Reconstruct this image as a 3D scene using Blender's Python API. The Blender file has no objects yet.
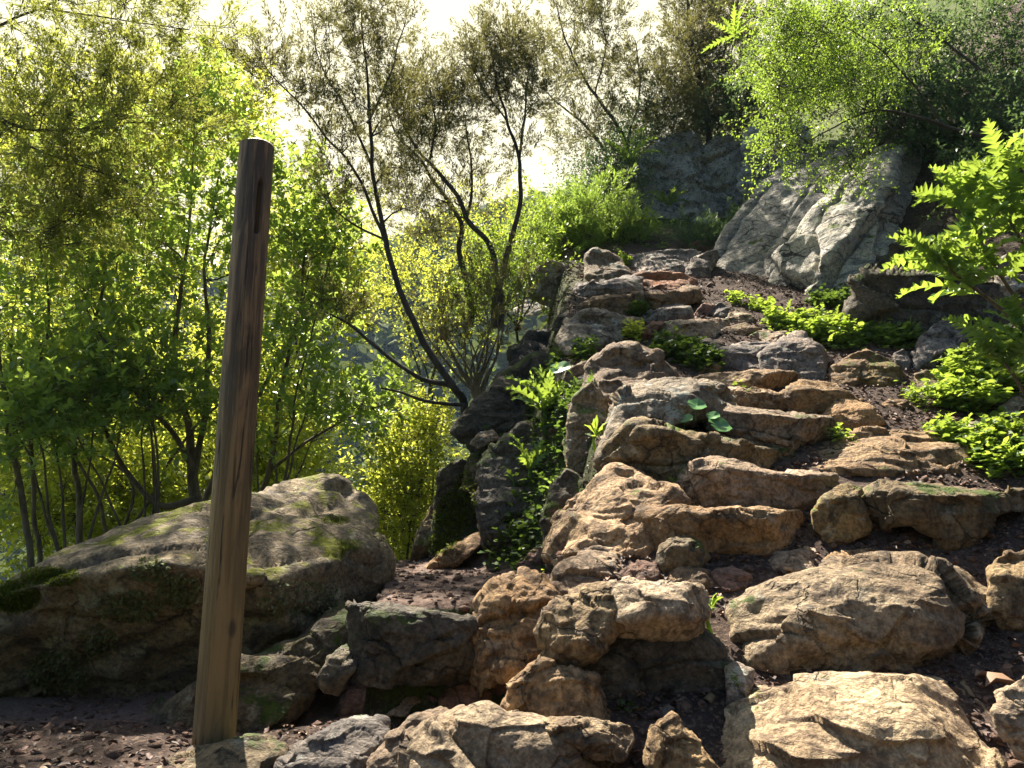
import bpy, math, random
import numpy as np
from mathutils import Matrix, Vector
R = math.radians
random.seed(7)
RS = np.random.RandomState(11)

# ------------------------------------------------------------ camera, sky, sun
F_PX = 745.0; PITCH = R(11.3); CAM = np.array([0.0, 0.0, 1.3])
scene = bpy.context.scene
C = bpy.context.collection
cam = bpy.data.cameras.new('camera'); cam_o = bpy.data.objects.new('camera', cam); C.objects.link(cam_o)
cam_o.location = CAM; cam_o.rotation_euler = (R(90) + PITCH, 0, 0)
cam.sensor_width = 36.0; cam.lens = 36.0 * F_PX / 1024.0
cam.clip_start = 0.05; cam.clip_end = 3000
scene.camera = cam_o

SUN_AZ, SUN_EL = R(-25), R(58)          # azimuth from +Y towards +X
SUN_DIR = np.array([math.sin(SUN_AZ) * math.cos(SUN_EL), math.cos(SUN_AZ) * math.cos(SUN_EL), math.sin(SUN_EL)])
world = bpy.data.worlds.new('World'); scene.world = world; world.use_nodes = True
wn = world.node_tree; wn.nodes.clear()
def wnode(t, **k):
    n = wn.nodes.new(t)
    for a, b in k.items(): setattr(n, a, b)
    return n
w_out = wnode('ShaderNodeOutputWorld'); w_bg = wnode('ShaderNodeBackground')
sky = wnode('ShaderNodeTexSky', sky_type='NISHITA', sun_disc=False, sun_elevation=SUN_EL, sun_rotation=SUN_AZ,
            altitude=400, air_density=1.0, dust_density=1.2, ozone_density=5.0)
# a bright veil of thin warm cloud on the sun's side of the sky
tc = wnode('ShaderNodeTexCoord'); dt = wnode('ShaderNodeVectorMath', operation='DOT_PRODUCT')
dt.inputs[1].default_value = (math.sin(SUN_AZ) * .86, math.cos(SUN_AZ) * .86, .5)
mr = wnode('ShaderNodeMapRange', interpolation_type='SMOOTHSTEP')
mr.inputs['From Min'].default_value = 0.35; mr.inputs['From Max'].default_value = 0.8
nz = wnode('ShaderNodeTexNoise'); nz.inputs['Scale'].default_value = 2.5; nz.inputs['Detail'].default_value = 5
nm = wnode('ShaderNodeMapRange'); nm.inputs['From Min'].default_value = .3; nm.inputs['From Max'].default_value = .7
nm.inputs['To Min'].default_value = .95; nm.inputs['To Max'].default_value = 1.1
mu = wnode('ShaderNodeMath', operation='MULTIPLY'); mu.use_clamp = True
mx = wnode('ShaderNodeMix', data_type='RGBA')
mx.inputs['B'].default_value = (7.6, 7.0, 4.9, 1)
wn.links.new(tc.outputs['Generated'], dt.inputs[0]); wn.links.new(tc.outputs['Generated'], nz.inputs['Vector'])
wn.links.new(dt.outputs['Value'], mr.inputs['Value']); wn.links.new(nz.outputs['Fac'], nm.inputs['Value'])
wn.links.new(mr.outputs['Result'], mu.inputs[0]); wn.links.new(nm.outputs['Result'], mu.inputs[1])
wn.links.new(mu.outputs[0], mx.inputs['Factor']); wn.links.new(sky.outputs['Color'], mx.inputs['A'])
wn.links.new(mx.outputs['Result'], w_bg.inputs['Color']); wn.links.new(w_bg.outputs[0], w_out.inputs['Surface'])
w_bg.inputs['Strength'].default_value = 0.05

sl = bpy.data.lights.new('sun', 'SUN'); sl.energy = 5.0; sl.angle = R(0.5); sl.color = (1.0, 0.90, 0.75)
sun_o = bpy.data.objects.new('sun', sl); C.objects.link(sun_o)
sun_o.rotation_euler = Vector(SUN_DIR).to_track_quat('Z', 'Y').to_euler()
vs = scene.view_settings
vs.view_transform = 'Standard'; vs.look = 'None'; vs.gamma = 1.0; vs.use_curve_mapping = False; vs.exposure = 1.95
scene.cycles.max_bounces = 10; scene.cycles.diffuse_bounces = 5; scene.cycles.glossy_bounces = 2
scene.cycles.transmission_bounces = 7; scene.cycles.transparent_max_bounces = 6; scene.cycles.volume_bounces = 0
scene.cycles.use_denoising = True
scene.cycles.sample_clamp_indirect = 6

# ------------------------------------------------------------ geometry helpers
def ray(px, py):
    """direction through a pixel, scaled so that its y is 1"""
    px = np.asarray(px, float); py = np.asarray(py, float)
    X = (px - 512) / F_PX; Y = (384 - py) / F_PX
    cp, sp = math.cos(PITCH), math.sin(PITCH)
    dy = cp - Y * sp; dz = sp + Y * cp
    return np.stack([X / dy, np.ones_like(dy), dz / dy], -1)
def at(px, py, Y):
    Y = np.asarray(Y, float)
    return CAM + ray(px, py) * Y[..., None]
def sst(a, b, x):
    t = np.clip((x - a) / (b - a), 0, 1); return t * t * (3 - 2 * t)
def _h(ix, iy, iz, s):
    n = (ix * 374761393 + iy * 668265263 + iz * 2147483647 + s * 1274126177) & 0xffffffff
    n = ((n ^ (n >> 13)) * 1274126177) & 0xffffffff
    return ((n ^ (n >> 16)) & 0xffff) / 32767.5 - 1.0
def vnoise(P, s=0):
    P = np.asarray(P, float); i = np.floor(P).astype(np.int64); f = P - i; u = f * f * (3 - 2 * f)
    r = 0
    for dx in (0, 1):
        for dy in (0, 1):
            for dz in (0, 1):
                w = (u[..., 0] if dx else 1 - u[..., 0]) * (u[..., 1] if dy else 1 - u[..., 1]) * (u[..., 2] if dz else 1 - u[..., 2])
                r = r + w * _h(i[..., 0] + dx, i[..., 1] + dy, i[..., 2] + dz, s)
    return r
def fbm(P, o=4, s=0, ridge=False):
    r = 0; a = 1; t = 0; P = np.asarray(P, float)
    for k in range(o):
        n = vnoise(P, s + k)
        if ridge: n = 1 - 2 * np.abs(n)
        r = r + a * n; t += a; a *= .5; P = P * 2.03 + 17.3
    return r / t

def worley_facets(P, s=0):
    """planar chips: each cell tilts its own way; returns height and distance to the cell border"""
    P = np.asarray(P, float); i = np.floor(P).astype(np.int64); best = np.full(len(P), 9.); sec = np.full(len(P), 9.); hgt = np.zeros(len(P))
    for dx in (-1, 0, 1):
        for dy in (-1, 0, 1):
            for dz in (-1, 0, 1):
                c = i + np.array([dx, dy, dz]); j = [_h(c[:, 0], c[:, 1], c[:, 2], s + k) for k in range(7)]
                q = c + .5 + .45 * np.stack(j[:3], 1); v = P - q; d = (v ** 2).sum(1)
                hh = (v * np.stack(j[3:6], 1)).sum(1) + .35 * j[6]
                nb = d < best; sec = np.where(nb, best, np.minimum(sec, d)); hgt = np.where(nb, hh, hgt); best = np.where(nb, d, best)
    return hgt, np.sqrt(sec) - np.sqrt(best)
def tag(o, label=None, cat=None, group=None, kind=None):
    if label: o['label'] = label
    if cat: o['category'] = cat
    if group: o['group'] = group
    if kind: o['kind'] = kind
    return o
class MB:
    def __init__(s): s.v = []; s.n = 0; s.f = {3: [], 4: []}; s.a = []
    def add(s, v, f, rnd=0.5):
        v = np.asarray(v, float).reshape(-1, 3)
        f = np.asarray(f, np.int64)
        if f.size: s.f[f.shape[-1]].append(f.reshape(-1, f.shape[-1]) + s.n)
        s.v.append(v); s.n += len(v)
        s.a.append(np.broadcast_to(np.asarray(rnd, float), (len(v),)))
    def add_raw(s, f): s.f[f.shape[-1]].append(f)
    def build(s, name, mat, parent=None, origin=None, smooth=True, loc=None):
        v = np.concatenate(s.v); origin = np.array([0, 0, 0.]) if origin is None else np.asarray(origin, float)
        v = v - origin
        me = bpy.data.meshes.new(name)
        f3 = np.concatenate(s.f[3]) if s.f[3] else np.zeros((0, 3), int)
        f4 = np.concatenate(s.f[4]) if s.f[4] else np.zeros((0, 4), int)
        me.vertices.add(len(v)); me.vertices.foreach_set('co', v.ravel())
        nl = f3.size + f4.size; me.loops.add(nl)
        me.loops.foreach_set('vertex_index', np.concatenate([f3.ravel(), f4.ravel()]).astype(np.int32))
        me.polygons.add(len(f3) + len(f4))
        st = np.concatenate([np.arange(len(f3)) * 3, f3.size + np.arange(len(f4)) * 4]).astype(np.int32)
        me.polygons.foreach_set('loop_start', st)
        if smooth: me.polygons.foreach_set('use_smooth', np.ones(len(st), bool))
        at_ = me.attributes.new('rnd', 'FLOAT', 'POINT'); at_.data.foreach_set('value', np.concatenate(s.a))
        me.update(calc_edges=True)
        me.materials.append(mat)
        o = bpy.data.objects.new(name, me); C.objects.link(o)
        if parent is not None: o.parent = parent
        elif loc is not None: o.location = loc
        else: o.location = origin
        return o
def empty(name, loc):
    o = bpy.data.objects.new(name, None); C.objects.link(o); o.location = loc; o.empty_display_size = .1
    return o
def unit(v): return v / np.maximum(np.linalg.norm(v, axis=-1, keepdims=True), 1e-9)
def tube(mb, pts, rad, sides=6, rnd=.5, cap=True):
    pts = np.asarray(pts, float); n = len(pts); rad = np.broadcast_to(rad, (n,))
    t = unit(np.gradient(pts, axis=0)); up = np.array([0.31, 0.17, 0.93])
    a = np.cross(t, up); a = unit(a); b = np.cross(t, a)
    th = np.arange(sides) * 2 * math.pi / sides
    v = pts[:, None] + rad[:, None, None] * (np.cos(th)[None, :, None] * a[:, None] + np.sin(th)[None, :, None] * b[:, None])
    i = np.arange(n - 1)[:, None] * sides; j = np.arange(sides)[None]; k = (j + 1) % sides
    f = np.stack([i + j, i + k, i + sides + k, i + sides + j], -1).reshape(-1, 4)
    mb.add(v, f, rnd)
    if cap and sides >= 4:
        base = mb.n - n * sides
        for s0 in (0, (n - 1) * sides):
            for q in range(1, sides - 1):
                mb.f[3].append(np.array([[base + s0, base + s0 + q, base + s0 + q + 1]]))
def spline(P, n):
    """Catmull-Rom through the rows of P (any width)"""
    P = np.asarray(P, float); Q = np.vstack([2 * P[0] - P[1], P, 2 * P[-1] - P[-2]]); out = []
    m = len(P) - 1
    for u in np.linspace(0, m - 1e-6, n):
        k = int(u); t = u - k; a, b, c, d = Q[k:k + 4]
        out.append(.5 * ((2 * b) + (c - a) * t + (2 * a - 5 * b + 4 * c - d) * t * t + (3 * b - a - 3 * c + d) * t ** 3))
    return np.array(out)

# ------------------------------------------------------------ terrain function (world metres)
def h_nom(x, y):
    x = np.asarray(x, float); y = np.asarray(y, float)
    S = np.where(y < 1.9, -.63, np.where(y < 8, -1.81 + .62 * y, 3.15 + .68 * (y - 8)))
    S = np.minimum(S, 3.15 + 6.0 + .12 * (y - 17)); S = np.where(y < 0, -.63 + .1 * y, S)
    # left low ground, the small terrace path, then the drop into the valley
    ys = 2.5 + .9 * sst(-.44, -.60, x)
    L = -.63 + .38 * sst(0, .12, y - ys) + .02 * np.clip(y - 2.6, 0, 3)
    L = L - .22 * np.clip(y - 5.2, 0, 5) - .55 * np.clip(y - 10, 0, 18)
    L = L - .25 * np.clip(-1.3 - x, 0, 6) * sst(3.2, 4.2, y)
    L = np.where(y > 28, L + .03 * (y - 28), L)
    xl = np.interp(y, [2, 2.6, 3.2, 4.2, 4.6, 6, 8, 14], [.25, .3, .40, .46, .44, .5, .6, 3.0])
    wd = np.interp(y, [2, 2.8, 3.7, 4.5, 5.5, 8, 14], [.5, .22, .24, .85, .75, .7, 4.0])
    w = sst(0, 1, (x - xl + wd) / wd)
    lo = np.minimum(S, L); z = lo + (S - lo) * w
    # right bank and the slope under the cliff
    xr = np.interp(y, [0, 3.2, 4.2, 4.8, 6.2, 8, 12], [2.5, 2.4, 2.8, 3.1, 3.0, 2.9, 3.4])
    bank = np.clip(x - xr, 0, 14) * np.interp(y, [0, 3, 4.2, 6, 12, 30], [.25, .35, .7, .95, .8, .3])
    z = z + bank
    # unseen ravine side behind the viewer, added to block low sky light
    z = z + .95 * np.clip(-3 - y, 0, 30)
    # far side of the valley
    far = -14 + 66 * sst(45, 150, y + .25 * x) + 5 * np.sin(x * .05 + 1.0)
    z = np.where(y > 28, z + (far - z) * sst(28, 60, y), z)
    far2 = np.hypot(x, y)
    z = z - 30 * sst(9, 60, -x) * sst(60, 5, y)
    return z + 1.3
def h_real(x, y):
    P = np.stack([x, y, np.zeros_like(x)], -1)
    near = sst(40, 12, np.hypot(x, y))
    return h_nom(x, y) + .022 + near * (.035 * fbm(P * 2.5, 4, 3) + .012 * fbm(P * 14, 3, 9)) + (1 - near) * 2.5 * fbm(P * .06, 3, 5)
def hit(px, py, y0=1.3, y1=30):
    d = ray(px, py); ys = np.linspace(y0, y1, 3000); P = CAM + d * ys[:, None]
    below = P[:, 2] < h_nom(P[:, 0], P[:, 1])
    k = int(np.argmax(below)) if below.any() else len(ys) - 1
    return ys[k]

# ------------------------------------------------------------ materials
def new_mat(name):
    m = bpy.data.materials.new(name); m.use_nodes = True; m.node_tree.nodes.clear(); return m, m.node_tree
def N(nt, t, ins=None, **k):
    n = nt.nodes.new(t)
    for a, b in k.items(): setattr(n, a, b)
    for a, b in (ins or {}).items():
        if isinstance(b, bpy.types.NodeSocket): nt.links.new(b, n.inputs[a])
        else: n.inputs[a].default_value = b
    return n
def noise(nt, vec, scale, detail=5, rough=.55, dist=0.0, typ='FBM'):
    return N(nt, 'ShaderNodeTexNoise', {'Vector': vec, 'Scale': scale, 'Detail': detail, 'Roughness': rough, 'Distortion': dist}, noise_type=typ).outputs['Fac']
def rng(nt, v, a, b, c=0.0, d=1.0):
    return N(nt, 'ShaderNodeMapRange', {'Value': v, 'From Min': a, 'From Max': b, 'To Min': c, 'To Max': d}, interpolation_type='SMOOTHSTEP').outputs['Result']
def mth(nt, op, a, b):
    return N(nt, 'ShaderNodeMath', {0: a, 1: b}, operation=op).outputs[0]
def mix(nt, f, a, b, bt='MIX'):
    return N(nt, 'ShaderNodeMix', {'Factor': f, 'A': a, 'B': b}, data_type='RGBA', blend_type=bt).outputs['Result']
def rgb(c): return (c[0], c[1], c[2], 1)
def pos_nodes(nt):
    g = N(nt, 'ShaderNodeNewGeometry'); return g.outputs['Position'], g.outputs['Normal']

def rock_mat(name, c1, c2, c3, lichen=.3, moss=.0, bump=.9, stretch=None, mosscol=(.09, .14, .015), lichcol=(.42, .42, .36), gs=1.0, crack=.45):
    m, nt = new_mat(name); pos, nor = pos_nodes(nt); vec = pos
    if stretch:
        mp = N(nt, 'ShaderNodeMapping', {'Vector': pos, 'Rotation': stretch[0], 'Scale': stretch[1]}); vec = mp.outputs[0]
    big = noise(nt, vec, 2.6 * gs, 6, .6, .6); mid = noise(nt, vec, 11 * gs, 8, .65, .8); fine = noise(nt, pos, 70, 6, .7)
    cr0 = noise(nt, vec, 3.3 * gs, 9, .62, 1.0, 'RIDGED_MULTIFRACTAL')
    col = mix(nt, rng(nt, big, .36, .64), rgb(c1), rgb(c2))
    col = mix(nt, rng(nt, mid, .46, .66), col, rgb(c3))
    col = mix(nt, mth(nt, 'MULTIPLY', rng(nt, cr0, .55, .85), .5), col, rgb([c * .5 for c in c3]))
    sp = rng(nt, fine, .3, .7, .5, 1.4)
    col = mix(nt, 1.0, col, N(nt, 'ShaderNodeCombineColor', {0: sp, 1: sp, 2: sp}).outputs[0], 'MULTIPLY')
    # fracture lines
    wv = N(nt, 'ShaderNodeVectorMath', {0: vec, 1: N(nt, 'ShaderNodeVectorMath', {0: N(nt, 'ShaderNodeTexNoise', {'Vector': pos, 'Scale': 3.0, 'Detail': 6}).outputs['Color'], 1: (.45, .45, .45)}, operation='MULTIPLY').outputs[0]}, operation='ADD').outputs[0]
    ve = N(nt, 'ShaderNodeTexVoronoi', {'Vector': wv, 'Scale': 3.2 * gs}, feature='DISTANCE_TO_EDGE').outputs['Distance']
    fr = mth(nt, 'MULTIPLY', rng(nt, ve, .022, .004), rng(nt, noise(nt, pos, 2.2, 4), .42, .58))
    col = mix(nt, mth(nt, 'MULTIPLY', fr, crack), col, rgb([c * .25 for c in c3]))
    # cracks and pits
    cr = noise(nt, vec, 5 * gs, 9, .6, 1.2, 'RIDGED_MULTIFRACTAL')
    pit = noise(nt, pos, 26, 6, .6, .3)
    dirt = mth(nt, 'MULTIPLY', rng(nt, pit, .52, .64), .55)
    col = mix(nt, dirt, col, rgb([c * .35 for c in c3]))
    if lichen:
        lv = noise(nt, pos, 9, 9, .72, .2); lm = mth(nt, 'MULTIPLY', rng(nt, lv, .60 - .08 * lichen, .66 - .05 * lichen), min(1, lichen * 1.6))
        col = mix(nt, lm, col, rgb(lichcol))
    mossm = None
    if moss:
        sep = N(nt, 'ShaderNodeSeparateXYZ', {0: nor}); up = rng(nt, sep.outputs['Z'], -.25, .75)
        mv = noise(nt, pos, 4.5, 9, .7, .3)
        mm = mth(nt, 'ADD', mv, mth(nt, 'MULTIPLY', up, .14))
        mossm = rng(nt, mm, .76 - .26 * moss, .82 - .24 * moss)
        mc = mix(nt, rng(nt, noise(nt, pos, 30, 4), .35, .65), rgb([c * .5 for c in mosscol]), rgb(mosscol))
        col = mix(nt, mossm, col, mc)
    oi = rng(nt, N(nt, 'ShaderNodeObjectInfo').outputs['Random'], 0, 1, .72, 1.22)
    col = mix(nt, 1.0, col, N(nt, 'ShaderNodeCombineColor', {0: oi, 1: oi, 2: oi}).outputs[0], 'MULTIPLY')
    hs = N(nt, 'ShaderNodeHueSaturation', {'Color': col, 'Saturation': rng(nt, mth(nt, 'FRACT', mth(nt, 'MULTIPLY', N(nt, 'ShaderNodeObjectInfo').outputs['Random'], 7.3), 0.0), 0, 1, .9, 1.25), 'Hue': .5}); col = hs.outputs[0]
    hgt = mth(nt, 'ADD', mth(nt, 'MULTIPLY', mid, .6), mth(nt, 'ADD', mth(nt, 'MULTIPLY', cr, .12), mth(nt, 'MULTIPLY', pit, .35)))
    hgt = mth(nt, 'ADD', hgt, mth(nt, 'MULTIPLY', fine, .16))
    hgt = mth(nt, 'SUBTRACT', hgt, mth(nt, 'MULTIPLY', fr, .9 * crack))
    bp = N(nt, 'ShaderNodeBump', {'Height': hgt, 'Strength': bump, 'Distance': .07})
    p = N(nt, 'ShaderNodeBsdfPrincipled', {'Base Color': col, 'Roughness': .82, 'Normal': bp.outputs[0]})
    p.inputs['Specular IOR Level'].default_value = .35
    o = N(nt, 'ShaderNodeOutputMaterial', {'Surface': p.outputs[0]})
    return m
def leaf_mat(name, cdark, clight, trans, tfac=.45, rough=.45, spec=.4, nscale=1.2):
    m, nt = new_mat(name); pos, nor = pos_nodes(nt)
    rn = N(nt, 'ShaderNodeAttribute', attribute_name='rnd').outputs['Fac']
    f = mth(nt, 'ADD', mth(nt, 'MULTIPLY', rn, .6), mth(nt, 'MULTIPLY', noise(nt, pos, nscale, 3), .45))
    f = rng(nt, f, .2, .9)
    col = mix(nt, f, rgb(cdark), rgb(clight)); tcol = mix(nt, f, rgb([c * .6 for c in trans]), rgb(trans))
    p = N(nt, 'ShaderNodeBsdfPrincipled', {'Base Color': col, 'Roughness': rough}); p.inputs['Specular IOR Level'].default_value = spec
    t = N(nt, 'ShaderNodeBsdfTranslucent', {'Color': tcol})
    s = N(nt, 'ShaderNodeMixShader', {0: tfac, 1: p.outputs[0], 2: t.outputs[0]})
    N(nt, 'ShaderNodeOutputMaterial', {'Surface': s.outputs[0]})
    return m
def bark_mat(name, c1, c2, sc=30):
    m, nt = new_mat(name); pos, nor = pos_nodes(nt)
    mp = N(nt, 'ShaderNodeMapping', {'Vector': pos, 'Scale': (1, 1, .3)}).outputs[0]
    a = noise(nt, mp, sc, 6, .65, .5); b = noise(nt, pos, 5, 4)
    col = mix(nt, rng(nt, a, .35, .65), rgb(c1), rgb(c2)); col = mix(nt, rng(nt, b, .45, .7, 0, .6), col, rgb([c * 1.3 for c in c2]))
    bp = N(nt, 'ShaderNodeBump', {'Height': a, 'Strength': .7, 'Distance': .02})
    p = N(nt, 'ShaderNodeBsdfPrincipled', {'Base Color': col, 'Roughness': .85, 'Normal': bp.outputs[0]})
    N(nt, 'ShaderNodeOutputMaterial', {'Surface': p.outputs[0]}); return m

M = {}
M['tan'] = rock_mat('tan_stone', (.42, .30, .19), (.27, .18, .11), (.13, .09, .06), lichen=.22, moss=.06)
M['gold'] = rock_mat('ochre_stone', (.46, .35, .22), (.32, .23, .14), (.15, .105, .07), lichen=.2, moss=.03)
M['red'] = rock_mat('reddish_stone', (.27, .15, .10), (.20, .11, .08), (.13, .08, .06), lichen=.15, moss=.04)
M['grey'] = rock_mat('grey_stone', (.27, .22, .18), (.17, .145, .13), (.09, .08, .08), lichen=.45, moss=.08)
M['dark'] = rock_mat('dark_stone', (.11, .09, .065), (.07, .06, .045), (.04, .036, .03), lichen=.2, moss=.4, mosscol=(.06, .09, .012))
M['lich'] = rock_mat('lichened_stone', (.32, .25, .17), (.25, .20, .14), (.15, .12, .09), lichen=.85, moss=.1)
M['mossy'] = rock_mat('mossy_stone', (.26, .19, .10), (.18, .13, .07), (.10, .08, .05), lichen=.3, moss=.42)
M['vmossy'] = rock_mat('very_mossy_stone', (.16, .13, .08), (.11, .09, .06), (.06, .05, .04), lichen=.2, moss=.5, mosscol=(.05, .08, .012))
M['boulder'] = rock_mat('boulder_stone', (.25, .20, .13), (.16, .13, .09), (.07, .06, .05), lichen=.5, moss=.42, bump=.9,
                        stretch=((0, R(-28), 0), (.8, 1, 1.25)), mosscol=(.14, .15, .015), lichcol=(.30, .29, .2), gs=.9)
M['cliff'] = rock_mat('cliff_stone', (.50, .46, .38), (.36, .34, .31), (.15, .15, .15), lichen=.6, moss=.22, bump=1.0,
                      stretch=((0, R(42), 0), (.35, 1, 1.6)), gs=.7, crack=1.0, lichcol=(.5, .5, .44))
M['pale'] = rock_mat('pale_outcrop_stone', (.55, .53, .48), (.38, .37, .35), (.14, .14, .14), lichen=.5, moss=.25, bump=1.0)
# ------------------------------------------------------------ ground
def ground():
    def axis(lo, hi, d0, ext):
        a = list(np.arange(lo, hi, d0)); s = d0
        while a[-1] < ext: s *= 1.12; a.append(a[-1] + s)
        s = d0; b = []
        x = lo
        while x > -ext: s *= 1.12; x -= s; b.append(x)
        return np.array(b[::-1] + a)
    xs = axis(-1.6, 3.4, .03, 320); ys = axis(1.4, 8.6, .03, 420)
    X, Y = np.meshgrid(xs, ys, indexing='ij'); Z = h_real(X, Y)
    n, m = X.shape
    mb = MB(); i = np.arange(n - 1)[:, None] * m; j = np.arange(m - 1)[None]
    mb.add(np.stack([X, Y, Z], -1), np.stack([i + j, i + m + j, i + m + j + 1, i + j + 1], -1).reshape(-1, 4))
    mt, nt = new_mat('soil'); pos, nor = pos_nodes(nt)
    a = noise(nt, pos, 6, 8, .65, .4); b = noise(nt, pos, 60, 6, .7); c = noise(nt, pos, 160, 3, .6)
    col = mix(nt, rng(nt, a, .35, .65), rgb((.042, .029, .027)), rgb((.075, .052, .043)))
    col = mix(nt, rng(nt, b, .5, .62), col, rgb((.16, .115, .085)))
    col = mix(nt, rng(nt, c, .58, .68), col, rgb((.035, .025, .02)))
    # the trodden terrace path is paler and pinker than the litter
    sp = N(nt, 'ShaderNodeSeparateXYZ', {0: pos})
    pth = mth(nt, 'MULTIPLY', rng(nt, sp.outputs['X'], .25, -.05), mth(nt, 'MULTIPLY', rng(nt, sp.outputs['Y'], 2.5, 2.7), rng(nt, sp.outputs['Y'], 6.2, 5.2)))
    col = mix(nt, mth(nt, 'MULTIPLY', pth, .75), col, mix(nt, rng(nt, b, .4, .65), rgb((.17, .12, .10)), rgb((.27, .19, .155))))
    # green ground beyond the path
    g = mth(nt, 'MAXIMUM', rng(nt, sp.outputs['Y'], 5.6, 6.6), rng(nt, sp.outputs['X'], -1.6, -2.6))
    gr = mth(nt, 'MULTIPLY', g, rng(nt, sp.outputs['X'], .9, .2))
    gcol = mix(nt, rng(nt, a, .3, .7), rgb((.04, .06, .015)), rgb((.10, .13, .02)))
    gr2 = mth(nt, 'MAXIMUM', mth(nt, 'MAXIMUM', gr, rng(nt, sp.outputs['Y'], 8.3, 9.5)), rng(nt, sp.outputs['Y'], -1.5, -3.0))
    gcol = mix(nt, rng(nt, sp.outputs['Y'], -1.0, -2.5), gcol, rgb((.012, .022, .018)))  # unseen slope behind the camera, darkened to cut its bounced light
    col = mix(nt, gr2, col, gcol)
    stp = mth(nt, 'MULTIPLY', rng(nt, N(nt, 'ShaderNodeSeparateXYZ', {0: nor}).outputs['Z'], .72, .5), rng(nt, a, .3, .5))
    col = mix(nt, stp, col, mix(nt, rng(nt, b, .35, .65), rgb((.02, .03, .01)), rgb((.05, .07, .015))))
    hh = mth(nt, 'ADD', mth(nt, 'MULTIPLY', b, .8), mth(nt, 'MULTIPLY', a, .5))
    bp = N(nt, 'ShaderNodeBump', {'Height': hh, 'Strength': .8, 'Distance': .03})
    p = N(nt, 'ShaderNodeBsdfPrincipled', {'Base Color': col, 'Roughness': .95, 'Normal': bp.outputs[0]})
    p.inputs['Specular IOR Level'].default_value = .2
    N(nt, 'ShaderNodeOutputMaterial', {'Surface': p.outputs[0]})
    tag(mb.build('ground', mt), kind='structure')
ground()

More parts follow.
